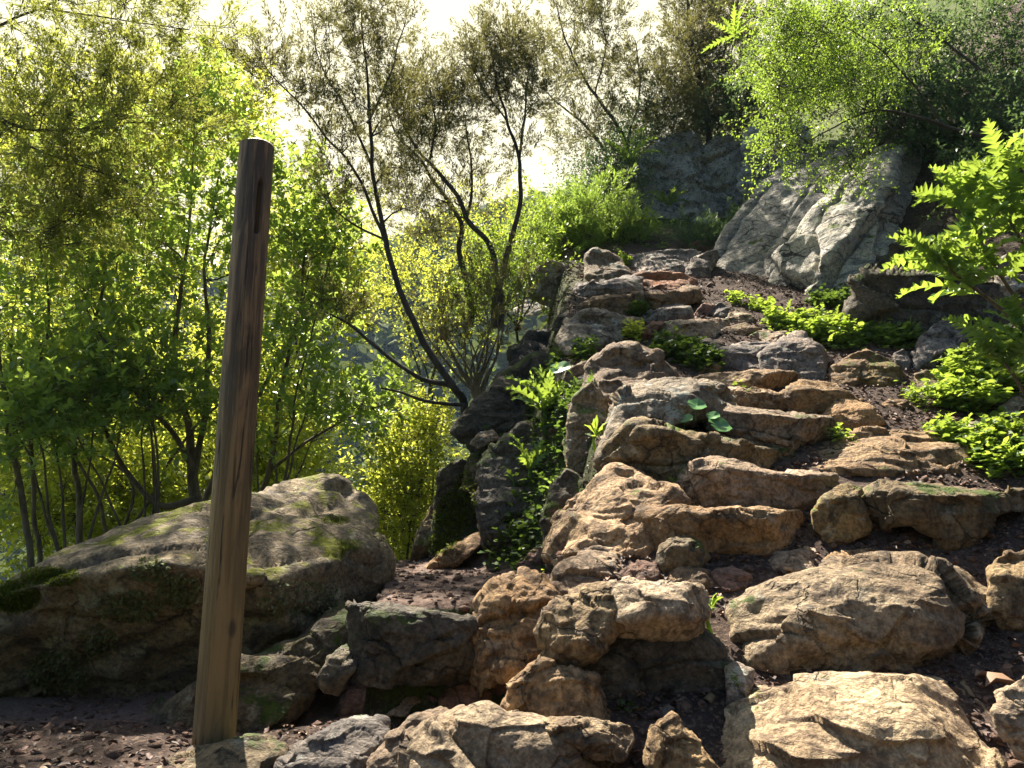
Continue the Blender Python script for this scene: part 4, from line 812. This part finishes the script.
for i, (x, y, Y, rx, ry, lb) in enumerate([
    (60, 470, 8, 90, 80, 'sunlit lime shrub behind the two stems at the far left'), (170, 500, 8.5, 80, 70, 'sunlit lime shrub low behind the stems, beyond the boulder top'),
    (260, 440, 9, 60, 80, 'sunlit lime shrub behind the wooden post'), (180, 380, 10, 90, 70, 'tall sunlit lime shrub behind the many-stemmed tree'),
    (60, 330, 10, 90, 80, 'tall sunlit lime shrub at the far left above the others'), (300, 250, 9.5, 30, 40, 'sunlit lime shrub high in the gap right of the wooden post')]):
    shrub(lb, [(x, y, Y, rx, ry, .9, 1.5), (x + 20, y + 30, Y - .5, rx * .7, ry * .6, .6, 1)], (x, y + 110, Y), 'big', 'lime', 30 + i, group='sunlit shrubs beyond the stems', size=.25, nbr=34, nsp=15, spread=.25)
shrub('green bush at the upper left behind the feathery boughs', [(60, 200, 8.5, 90, 60, .8, 1.6), (150, 140, 8.5, 70, 60, .8, 1.5), (30, 110, 8.8, 60, 45, .8, 1), (225, 110, 8.5, 35, 50, .6, .8), (130, 260, 8.5, 90, 50, .8, 1.2)], (100, 420, 8.5), 'big', 'lime', 41, size=.18, nbr=36, nsp=13, spread=.18)
# ---- the vine and bushes over the cliff, upper right
tree('leafy_tree', 'yellow-green tree hanging over the top of the pale cliff slab', 'tree',
     [[(1010, 150, 5.94, .05), (940, 125, 5.85, .03), (880, 110, 5.67, .02), (830, 130, 5.58, .014), (790, 150, 5.49, .008)], [(940, 125, 5.85, .02), (900, 70, 5.76, .014), (850, 30, 5.67, .01), (800, 15, 5.67, .006)],
      [(880, 110, 5.67, .014), (850, 150, 5.49, .01), (845, 165, 5.40, .006)], [(980, 70, 5.85, .03), (930, 30, 5.85, .02), (880, 0, 5.85, .012)]],
     [(800, 60, 5.67, 50, 50, .3, 1.2), (850, 40, 5.76, 50, 45, .3, 1.2), (780, 105, 5.58, 30, 35, .4, .7), (850, 85, 5.58, 50, 30, .4, .8), (900, 60, 5.76, 40, 40, .4, .5), (770, 30, 5.67, 30, 40, .4, .6), (845, 160, 5.40, 30, 16, .3, .35), (780, 150, 5.49, 20, 20, .3, .3)],
     'small', 'vine', BARKD, 51, None, size=.13, nbr=32, nsp=13, thin=.45, spread=.09, up=.1)
shrub('dark green thicket in the upper right corner above the cliff', [(980, 60, 6.9, 70, 60, .6, 1.4), (930, 110, 6.8, 60, 30, .5, 1.0), (1000, 130, 6.4, 50, 30, .5, 1.0), (890, 130, 6.9, 40, 20, .4, .6), (880, 40, 7.3, 80, 60, .5, 1.3), (800, 60, 7.6, 60, 60, .5, 1), (990, 180, 6.0, 50, 30, .4, .7)], (1000, 200, 6.9), 'mid', 'dark', 52, size=.16, nbr=40, nsp=14, spread=.14, n=8)

# ---- far wood on the other side of the valley: nobody could count it
def far_wood():
    rs = np.random.RandomState(5); mb = MB(); n = 1500
    y = 34 + 130 * rs.rand(n) ** .8; px = rs.uniform(-80, 640, n); x = (px - 512) / F_PX * y * 1.03
    z = h_real(x, y)
    for i in range(n):
        r = rs.uniform(1.4, 3.2) * (1 + y[i] / 150); k = 70
        u = unit(rs.randn(k, 3)); u[:, 2] = np.abs(u[:, 2]) * .9 - .1
        p = np.array([x[i], y[i], z[i] + r * .7]) + u * r * rs.uniform(.8, 1.05, (k, 1)) * np.array([1, 1, 1.1])
        scatter(mb, simple_leaf(.8, .2), p, u + .9 * rs.randn(k, 3), r * .42, rs, np.full(k, rs.rand()) * .8 + .2 * rs.rand(k))
    tag(mb.build('far_wood', LF['far']), 'hazy green wood on the far side of the valley', 'wood', kind='stuff')
far_wood()
# ------------------------------------------------------------ small plants
def lobed(L, w, nl, rs, arch=.5, segs=None, twist=0.0):
    """deeply lobed leaf along +x with arching midrib; returns template"""
    n = nl * 4 + 1; t = np.linspace(0, 1, n); env = w * np.sin(np.clip(t * 1.02, 0, 1) ** .75 * math.pi) ** .7 * (1 - .25 * t)
    ph = (t * nl) % 1; wid = env * (.13 + .87 * (1 - np.abs(ph * 2 - 1)) ** .8); wid[0] = .02 * L; wid[-1] = .001
    th = arch * t ** 1.3; x = np.cumsum(np.cos(th)) / n * L; z = -np.cumsum(np.sin(th - arch * .45)) / n * L
    sw = .12 * L * (1 - np.abs(ph * 2 - 1)) * .5
    mid = np.stack([x, 0 * x, z - .04 * L], 1); l = np.stack([x + sw, wid, z + .03 * L * np.sin(t * 40)], 1); r = np.stack([x + sw, -wid, z + .03 * L * np.sin(t * 37 + 1)], 1)
    v = np.concatenate([mid, l, r]); i = np.arange(n - 1)
    f4 = np.concatenate([np.stack([i, i + 1, n + i + 1, n + i], 1), np.stack([i + 1, i, 2 * n + i, 2 * n + i + 1], 1)])
    return v, np.zeros((0, 3), int), f4
def dirs(n, el0, el1, rs, az0=0, az1=360):
    a = R(1) * (np.linspace(az0, az1, n, endpoint=False) + rs.uniform(-18, 18, n)); e = R(1) * rs.uniform(el0, el1, n)
    return np.stack([np.cos(a) * np.cos(e), np.sin(a) * np.cos(e), np.sin(e)], 1)
def plant(name, label, cat, px, py, n=9, L=.2, w=.035, lobes=6, leaf='thistle', el=(15, 60), arch=1.0, Y=None, stem=0.0, seed=1, group=None, dY=-.03, az=(0, 360), lift=0.0):
    rs = np.random.RandomState(seed); Yp = (hit(px, py) if Y is None else Y) + dY; b = at(px, py, Yp)
    root = empty(name, b); tag(root, label, cat, group); mb = MB(); sm = MB()
    if stem:
        P = spline([b - [0, 0, .05], b + [rs.uniform(-.02, .02), -.02, stem * .5], b + [rs.uniform(-.04, .04), -.03, stem]], 8); tube(sm, P, np.linspace(.008, .004, 8), 6)
    else: tube(sm, [b - [0, 0, .04], b, b + [0, 0, .012]], [.012, .01, .006], 6)
    for d in dirs(n, el[0], el[1], rs, *az):
        o = b + np.array([0, 0, stem * rs.uniform(.35, 1) if stem else 0])
        LL = L * rs.uniform(.7, 1.15)
        tp = lobed(LL, w * LL / L, lobes, rs, arch * rs.uniform(.7, 1.3))
        scatter(mb, tp, o[None], d[None], 1.0, rs)
    sm.build('stem', LF[leaf], root, b); mb.build('leaves', LF[leaf], root, b)
gr = 'sow thistle rosettes on the bank'
plant('sow_thistle', 'spreading lobed-leaf rosette at the middle of the bank, long drooping leaves', 'plant', 545, 412, 17, .34, .05, 7, seed=2, group=gr, arch=1.3, dY=-.1)
plant('sow_thistle', 'upright grassy green rosette just above the spreading lobed-leaf rosette', 'plant', 548, 400, 11, .26, .02, 6, 'green', seed=3, group=gr, el=(40, 80), dY=-.06)
plant('sow_thistle', 'lobed-leaf rosette lowest left on the bank near the curved trunk', 'plant', 463, 428, 12, .25, .034, 7, seed=4, group=gr, dY=-.15)
plant('sow_thistle', 'bright yellow-green rosette high on the bank, left of the pale wedge stone', 'plant', 520, 352, 13, .25, .032, 6, 'herb', seed=5, group=gr, el=(20, 75), dY=-.1)
plant('sow_thistle', 'shaded green rosette left of the bright yellow-green rosette', 'plant', 492, 372, 10, .25, .03, 6, 'green', seed=6, group=gr, dY=-.12)
plant('sow_thistle', 'lobed-leaf rosette low on the bank with leaves hanging over bare rock', 'plant', 530, 470, 11, .24, .034, 7, seed=22, group=gr, arch=1.3, dY=-.12)
plant('sow_thistle', 'smaller lobed rosette lower right on the bank beside the rim stones', 'plant', 560, 500, 9, .18, .026, 6, 'green', seed=23, group=gr, arch=1.2, dY=-.1)
plant('sow_thistle', 'pale lobed rosette near the brownish bank rock, left of the spreading one', 'plant', 505, 410, 10, .24, .032, 7, seed=24, group=gr, arch=1.2, dY=-.15)
plant('spurge', 'yellow-green leafy spurge on the rim beside the round-spotted stone', 'plant', 597, 448, 14, .085, .014, 1, 'herb', el=(10, 75), stem=.08, seed=7, dY=-.1, arch=.6)
plant('spiky_weed', 'small spiky green weed before the long dark step stone', 'plant', 678, 486, 11, .085, .007, 1, 'green', el=(5, 70), seed=8, dY=-.12, arch=.5)
plant('weed', 'small weed with yellowish shoots between the tan capstone and the great step', 'plant', 712, 624, 12, .06, .012, 1, 'herb', el=(-10, 70), stem=.05, seed=9, dY=-.08)
plant('weed', 'tiny green weed beside the squat mossy stone', 'plant', 820, 530, 7, .05, .008, 1, 'herb', el=(10, 80), stem=.03, seed=10, dY=-.04)
plant('weed', 'tiny weed on the litter before the dark hollow', 'plant', 626, 712, 9, .05, .012, 1, 'green', el=(5, 60), seed=11, dY=-.03)
plant('weed', 'broad leaved weed low on the shaded bank', 'plant', 498, 535, 8, .075, .02, 1, 'thistle', el=(0, 60), stem=.09, seed=12, dY=-.1, arch=.5)
plant('weed', 'broad leaved weed midway on the shaded bank', 'plant', 512, 490, 8, .07, .018, 1, 'thistle', el=(0, 60), stem=.08, seed=13, dY=-.1, arch=.5)
plant('weed', 'leafy weed at the foot of the bank above the slanting slab', 'plant', 490, 560, 7, .07, .018, 1, 'thistle', el=(0, 60), stem=.07, seed=14, dY=-.08, arch=.5)
plant('fern', 'dark green fern tuft on the top left of the outcrop', 'plant', 668, 205, 10, .4, .045, 9, 'green', el=(5, 60), seed=15, Y=9.2, group='ferns on the outcrop')
plant('fern', 'fern tuft higher on the dark slope left of the outcrop', 'plant', 628, 160, 11, .5, .05, 9, 'green', el=(5, 60), seed=16, Y=9.0, group='ferns on the outcrop')
plant('fern', 'pale green fern beside the dark bush above the outcrop', 'plant', 735, 35, 10, .4, .045, 9, 'vine', el=(-20, 50), seed=17, Y=7.6, group='ferns on the outcrop')

# tall lobed-leaf plant at the right edge: stems with pinnate leaves
def tall_plant(label, stems, seed, L=.34, w=.075, n=9, group=None, name='tall_sow_thistle'):
    rs = np.random.RandomState(seed); b = px3(stems[0][0][:3]); root = empty(name, b); tag(root, label, 'plant', group); sm = MB(); mb = MB()
    for P in stems:
        S = spline([px3(p) for p in P], 16); tube(sm, S, np.linspace(.011, .005, 16), 6)
        for k in range(n):
            t = rs.uniform(.45, 1); o = S[int(t * 15)]; d = dirs(1, -15, 45, rs, rs.uniform(0, 360))[0]; d = unit(d + np.array([-.25, -.25, .1]))
            LL = L * rs.uniform(.6, 1.1); scatter(mb, lobed(LL, w * LL / L, 10, rs, rs.uniform(.6, 1.4)), o[None], d[None], 1.0, rs)
    sm.build('stem', BARK, root, b); mb.build('leaves', LF['thistle'], root, b)
tall_plant('tall plant with big lobed bright green leaves arching from the right edge', [
    [(1060, 360, 3.5), (1010, 290, 3.4), (975, 230, 3.3), (960, 180, 3.3)], [(1060, 360, 3.5), (1030, 260, 3.4), (1000, 200, 3.35), (1000, 150, 3.3)],
    [(1050, 350, 3.5), (990, 300, 3.4), (950, 270, 3.3), (935, 250, 3.3)], [(1070, 330, 3.5), (1060, 240, 3.4), (1030, 190, 3.4)]], 31, n=32, L=.34, w=.062)
tall_plant('lower bright lobed leaves leaning over the ferns at the right edge', [
    [(1040, 420, 3.3), (1010, 370, 3.2), (985, 345, 3.2)], [(1050, 400, 3.3), (1030, 350, 3.2), (1020, 320, 3.2)]], 32, n=13, L=.3, w=.06)

# low fern-like herb cushions
def cushion(label, spots, seed, leaf='herb', n=420, h=.1, ls=.03, name='herb_clump', group='yellow-green herb clumps on the right bank'):
    rs = np.random.RandomState(seed); mb = MB(); sm = MB(); b = None
    for (px, py, rx, ry, wt) in spots:
        Yc = hit(px, py + ry); c = at(px, py, Yc); 
        if b is None: b = at(px, py + ry, Yc)
        k = int(n * wt * .85); u = unit(rs.randn(k, 3)) * (rs.rand(k, 1) ** .35) * 1.15; u *= rs.uniform(.8, 1.15, (k, 1))
        p = c + u * np.array([rx / F_PX * Yc, .13, ry / F_PX * Yc]); p[:, 1] += (p[:, 2] - c[2]) * .8
        hz = h_nom(p[:, 0], p[:, 1]); p[:, 2] = np.where(p[:, 2] < hz + .01, hz + .01 + h * rs.rand(k) ** 1.5, p[:, 2] + h * .5 * rs.rand(k) ** 2)
        p[:, 2] = np.minimum(p[:, 2], h_nom(p[:, 0], p[:, 1]) + .015 + .21 * rs.rand(k) ** 1.4 * (1 + vnoise(p * 9, 3)))
        d = unit(np.stack([rs.randn(k) * .6, rs.randn(k) * .5 - .35, np.full(k, .35)], 1)); d += .2 * rs.randn(k, 3)
        # each frond is three lobes, themselves toothed
        for q, (ay, sc) in enumerate([(0, 1.0), (.8, .8), (-.8, .8)]):
            y = unit(np.cross(np.array([0, 0, 1.0]), d)); dd = unit(unit(d) * math.cos(ay) + y * math.sin(ay))
            scatter(mb, leaf_tpl(.75, .12, .25), p, dd, ls * sc * (.7 + 1.1 * rs.rand(k) ** 1.6), rs, np.repeat(rs.rand(k), 1))
    kk = int(26 * sum(q[4] for q in spots)) if n >= 600 else 0; P_ = np.concatenate(mb.v)
    for _ in range(kk):
        p0 = P_[rs.randint(len(P_))]; Ll = rs.uniform(.05, .12); scatter(mb, lobed(Ll, Ll * .26, 5, rs, 1.0), p0[None] - [0, 0, .015], dirs(1, 10, 80, rs, rs.uniform(0, 360)), 1.0, rs)
    tag(mb.build(name, LF[leaf], None, b), label, 'plant', group)
cushion('yellow-green herb clump at the foot of the cliff slab, nearest the steps', [(785, 318, 20, 14, .7), (805, 325, 22, 14, .8)], 41, n=700)
cushion('herb clump with upright leaf tips in the middle of the fern bank', [(835, 330, 26, 16, 1), (820, 322, 18, 14, .5)], 42, n=800)
cushion('bright herb clump at the right end of the fern bank', [(880, 325, 26, 20, 1), (915, 312, 28, 18, .9), (900, 335, 22, 12, .5)], 43, n=800)
cushion('large fern-like clump by the right edge above the big mossy block', [(985, 370, 42, 26, 1.2), (965, 395, 30, 16, .8), (1010, 345, 30, 24, .8)], 44, n=800, ls=.036)
cushion('low yellow herb clump hanging over the broad pale step slab', [(958, 436, 24, 14, .8), (985, 452, 22, 16, .8)], 45, n=650, ls=.028)
cushion('herb clump cut by the right edge above the leaf litter', [(1015, 440, 22, 28, 1)], 46, n=800, ls=.03)
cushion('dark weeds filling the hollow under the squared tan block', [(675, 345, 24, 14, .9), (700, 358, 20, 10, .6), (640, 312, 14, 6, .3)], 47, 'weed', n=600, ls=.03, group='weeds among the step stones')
cushion('tiny green tuft growing on the thin brown step stone', [(742, 399, 10, 5, .25)], 48, 'herb', n=400, ls=.018, group='weeds among the step stones')
cushion('bright yellow cushion plant between the pale wedge and the squared block', [(634, 333, 11, 7, .4)], 49, 'lime', n=600, ls=.024, group='weeds among the step stones')
cushion('yellow herbs at the feet of the pale cliff slab', [(735, 300, 8, 5, .2), (760, 306, 12, 5, .3)], 50, 'herb', n=500, ls=.025, group='weeds among the step stones')
cushion('grey-green weeds on the rim left of the pale wedge stone', [(540, 322, 22, 14, .8), (515, 330, 16, 14, .5)], 51, 'green', n=600, ls=.028, group='weeds among the step stones')
cushion('thin grass tuft on the edge of the broad pale step slab', [(834, 438, 14, 4, .3)], 52, 'herb', n=400, ls=.02, group='weeds among the step stones')
cushion('green tuft beside the upright pale stone near the top', [(625, 260, 8, 6, .25)], 53, 'herb', n=500, ls=.03, group='weeds among the step stones')
cushion('small weed beside the brown stone below the ferns', [(918, 398, 10, 10, .3)], 54, 'herb', n=400, ls=.02, group='weeds among the step stones')
cushion('sparse yellow flowered weed before the upright brown stone', [(532, 605, 10, 20, .16), (540, 625, 6, 14, .08)], 55, 'lime', n=500, ls=.014, group='weeds among the step stones')
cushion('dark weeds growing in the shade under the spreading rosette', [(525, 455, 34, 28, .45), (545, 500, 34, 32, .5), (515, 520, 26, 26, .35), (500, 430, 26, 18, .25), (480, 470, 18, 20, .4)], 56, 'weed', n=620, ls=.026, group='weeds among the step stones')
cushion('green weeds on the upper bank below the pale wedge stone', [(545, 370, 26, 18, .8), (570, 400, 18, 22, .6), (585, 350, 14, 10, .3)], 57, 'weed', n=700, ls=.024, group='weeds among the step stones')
cushion('green weeds on the dark ground right of the cliff hollow', [(860, 290, 34, 14, .9), (830, 300, 20, 8, .4), (905, 285, 24, 12, .5)], 58, 'weed', n=700, ls=.03, group='weeds among the step stones')

# round leaves of the pennywort on the dark step
def round_leaf(label, px, py, rpx, Y, tilt, seed):
    rs = np.random.RandomState(seed); c = at(px, py, Y); r = rpx / F_PX * Y; m = 28
    th = np.linspace(.16, 2 * math.pi - .16, m); rr = r * (1 + .04 * np.cos(th * 7))
    n = unit(np.array([tilt, -.62, .62])); u = unit(np.cross(n, [0, 0, 1.0])); v_ = np.cross(n, u)
    ring = c + rr[:, None] * (np.cos(th)[:, None] * u - np.sin(th)[:, None] * v_ * .9) + n * (.08 * r * np.cos(th * 3))[:, None]
    ring2 = c + (ring - c) * .5 - n * r * .1; v = np.concatenate([ring, ring2, [c - n * r * .22]])
    i = np.arange(m - 1); f4 = np.stack([i, i + 1, m + i + 1, m + i], 1); f3 = np.stack([m + i, m + i + 1, np.full(m - 1, 2 * m)], 1)
    top = v; bot = v - n * .0015; mb = MB(); mb.add(top, f4); mb.add_raw(f3); k = mb.n; mb.add(bot, f4[:, ::-1]); mb.add_raw(f3[:, ::-1] + k)
    g = c + np.array([.0, .04, -r * 1.6])
    root = empty('round_leaf', g); tag(root, label, 'leaf', 'round leaves above the long dark step stone')
    st_ = MB(); tube(st_, spline([c - n * r * .2, c + [0, .04, -r * .8], g], 8), .003, 5); st_.build('stalk', LF['disc'], root, g); mb.build('blade', LF['disc'], root, g)
Yr = hit(700, 452) - .2
round_leaf('uppermost round green leaf above the long dark step stone', 697, 404, 10, Yr, .1, 1)
round_leaf('small round leaf, leftmost below the uppermost round leaf', 686, 418, 7, Yr, -.3, 2)
round_leaf('large round leaf at the right of the leaf group', 720, 424, 13, Yr, .25, 3)
round_leaf('round leaf half behind the large round leaf', 713, 415, 7, Yr + .03, -.1, 4)
Yq = hit(560, 385) - .15
round_leaf('big round leaf over the rosettes on the upper bank', 560, 367, 11, Yq, -.2, 5)

# ------------------------------------------------------------ litter, gravel, twigs
def on_rock_free(x, y): return np.stack([x, y, h_real(x, y)], 1)
def litter():
    rs = np.random.RandomState(3); n = 62000; mb = MB()
    y = .7 + 6.3 * rs.rand(n) ** 1.4; x = -2.2 + rs.rand(n) * (y * .75 + 3.4)
    keep = ((x > -.45) | (rs.rand(n) < .3)) & ((x > .3) | (y < 2.5) | (rs.rand(n) < .15)) & (fbm(np.stack([x * 1.6, y * 1.6, 0 * x], 1), 3, 8) > -.45 + .35 * ((x < .0) & (y > 2.5))); x, y = x[keep], y[keep]; n = len(x)
    p = on_rock_free(x, y); p[:, 2] += .004 + .012 * rs.rand(n)
    d = np.stack([rs.randn(n), rs.randn(n), rs.uniform(-.25, .3, n)], 1)
    scatter(mb, leaf_tpl(.55, .35, .2), p, d, rs.uniform(.01, .032, n), rs)
    m, nt = new_mat('dead_leaf'); rn = N(nt, 'ShaderNodeAttribute', attribute_name='rnd').outputs['Fac']
    cr = N(nt, 'ShaderNodeValToRGB', {0: rn}); e = cr.color_ramp; e.elements[0].color = (.035, .022, .018, 1); e.elements[1].color = (.30, .21, .13, 1)
    for q, c in ((.35, (.07, .04, .032, 1)), (.65, (.11, .065, .05, 1)), (.85, (.17, .09, .055, 1))): k = e.elements.new(q); k.color = c
    pr = N(nt, 'ShaderNodeBsdfPrincipled', {'Base Color': cr.outputs[0], 'Roughness': .7}); N(nt, 'ShaderNodeOutputMaterial', {'Surface': pr.outputs[0]})
    tag(mb.build('leaf_litter', m), 'dry brown leaf litter strewn between the step stones', 'litter', kind='stuff')
    M['dead'] = m
    # gravel: small angular chips
    mb = MB(); n = 14000; y = 1.5 + 6.4 * rs.rand(n) ** 1.2; x = -1.7 + rs.rand(n) * (y * .7 + 1.9)
    p = on_rock_free(x, y); ph = (1 + 5 ** .5) / 2
    ico = unit(np.array([[-1, ph, 0], [1, ph, 0], [-1, -ph, 0], [1, -ph, 0], [0, -1, ph], [0, 1, ph], [0, -1, -ph], [0, 1, -ph], [ph, 0, -1], [ph, 0, 1], [-ph, 0, -1], [-ph, 0, 1]]))
    f = np.array([[0,11,5],[0,5,1],[0,1,7],[0,7,10],[0,10,11],[1,5,9],[5,11,4],[11,10,2],[10,7,6],[7,1,8],[3,9,4],[3,4,2],[3,2,6],[3,6,8],[3,8,9],[4,9,5],[2,4,11],[6,2,10],[8,6,7],[9,8,1]])
    for q in range(5):
        t = ico * rs.uniform(.55, 1.15, (12, 1)) * np.array([1, .8, .55]); s = slice(q, None, 5); k = len(p[s])
        scatter(mb, (t, f, np.zeros((0, 4), int)), p[s], rs.randn(k, 3) * [1, 1, .2], .004 + .026 * rs.rand(k) ** 5 + .018 * (rs.rand(k) > .95), rs)
    tag(mb.build('gravel', M['red'], smooth=False), 'small stone chips scattered over the soil', 'gravel', kind='stuff')
litter()
def stick(label, pts, r, mat=None, name='stick'):
    P = []
    for (px, py) in pts:
        Y = hit(px, py) - .03; P.append(at(px, py, Y))
    S = spline(P, 12) + .004 * RS.randn(12, 3); mb = MB(); tube(mb, S, r * np.linspace(1.1, .6, 12), 7)
    tag(mb.build(name, mat or TWIG, None, S[0]), label, 'stick', 'fallen sticks on the steps')
stick('pale dry stick pointing down at the lower right', [(962, 680), (980, 705), (998, 725)], .007)
stick('second shorter stick beside the pale dry stick', [(950, 682), (962, 692), (974, 702)], .005)
stick('thin bent twig on the soil before the dark hollow', [(632, 722), (645, 715), (657, 702)], .004)
stick('short thick brown stick stub near the triangular stone', [(709, 700), (711, 712), (714, 722)], .012)
stick('thin stick leaning between pale yellow and triangular stones', [(637, 728), (642, 742), (648, 755)], .007)
stick('pale straw lying under the great brown step stone', [(905, 665), (925, 661), (945, 660)], .003)
stick('reddish stick on the ground right of the post', [(316, 722), (325, 718), (333, 720)], .005)
def big_leaf(label, px, py, L, d, seed, Y=None):
    rs = np.random.RandomState(seed); mb = MB(); Yl = (hit(px, py) if Y is None else Y) - .06; p = at(px, py, Yl)
    tp = leaf_tpl(.42, .5, .5); scatter(mb, tp, p[None] * 0, np.array([d]), L, rs, np.array([.9 if seed < 3 else .8]), frames(np.array([d], float), rs) )
    o = mb.build('dead_leaf', M['dead'], None, None, True, p); sol = o.modifiers.new('thickness', 'SOLIDIFY'); sol.thickness = .0015; tag(o, label, 'leaf')
big_leaf('large curled pinkish dead leaf lying on soil at the lower right', 985, 687, .10, (1, -.1, .45), 1)
big_leaf('small rusty dead leaf beside the pale dry stick', 1002, 718, .04, (.3, -.3, .8), 5)
big_leaf('small pale dead leaf left of the curled pinkish leaf', 975, 676, .06, (1, .2, .1), 2)

# soft hanging moss on the bank stone and on the huge boulder
def moss(label, spots, seed, n=900, ls=.02, lf='moss'):
    rs = np.random.RandomState(seed); mb = MB(); dg = bpy.context.evaluated_depsgraph_get()
    b = None
    for (px, py, rx, ry, wt) in spots:
        k = int(n * wt); a = rs.rand(k) * 6.283; q = rs.rand(k) ** .6
        X = px + np.cos(a) * q * rx; Yy = py + np.sin(a) * q * ry; D = ray(X, Yy); P = []
        for i in range(k):
            ok, loc, nor, idx, ob, mt = scene.ray_cast(dg, Vector(CAM), Vector(D[i]).normalized())
            if ok and ob.name.split('.')[0] in ('boulder', 'stone', 'rock', 'ground', 'cliff', 'outcrop_rock'): P.append((loc, nor))
        if not P: continue
        pp = np.array([p[0] for p in P]); nn = np.array([p[1] for p in P])
        if b is None: b = pp[0]
        d = unit(nn * .5 + .6 * rs.randn(len(pp), 3) + np.array([0, 0, -.2])); scatter(mb, simple_leaf(.6, .1), pp + nn * .003, d, ls * rs.uniform(.5, 1.3, len(pp)), rs)
    if b is not None: tag(mb.build('moss', LF[lf], None, b), label, 'moss', kind='stuff')
bpy.context.view_layer.update()
LF['moss'] = leaf_mat('moss_frond', (.05, .08, .01), (.13, .17, .02), (.3, .36, .03), .3, .7, .15)
LF['lichen'] = leaf_mat('leafy_lichen', (.10, .13, .05), (.22, .24, .12), (.2, .24, .08), .2, .7, .15)
moss('hanging green moss on the tall dark bank stone', [(450, 520, 16, 30, 1), (465, 500, 12, 30, .6), (440, 545, 12, 10, .4)], 61, 1500, .022)
moss('bright yellow moss on the left top of the huge boulder', [(15, 596, 26, 16, 1.6), (50, 576, 30, 9, 1.2), (335, 520, 14, 5, .3), (350, 545, 12, 6, .2)], 62, 1500, .010)

moss('leafy grey-green lichen tufts on the shaded flank of the huge boulder', [(60, 670, 34, 22, 1), (130, 605, 34, 16, .8), (180, 590, 24, 18, .6), (100, 640, 18, 18, .3), (300, 600, 40, 22, .5), (150, 570, 20, 10, .3)], 63, 900, .016, 'lichen')

# ------------------------------------------------------------ the air of the valley
def haze():
    mb = MB(); x0, x1, y0, y1, z0, z1 = -700, 700, -100, 900, -60, 90
    v = [(x, y, z) for x in (x0, x1) for y in (y0, y1) for z in (z0, z1)]
    mb.add(v, [[0, 1, 3, 2], [4, 6, 7, 5], [0, 4, 5, 1], [2, 3, 7, 6], [0, 2, 6, 4], [1, 5, 7, 3]])
    m, nt = new_mat('haze'); p = N(nt, 'ShaderNodeVolumePrincipled', {'Density': .0005}); p.inputs['Color'].default_value = (.55, .78, 1, 1)
    N(nt, 'ShaderNodeOutputMaterial', {'Volume': p.outputs[0]})
    tag(mb.build('haze', m, smooth=False), 'thin blue haze filling the valley', 'haze', kind='stuff')
haze()
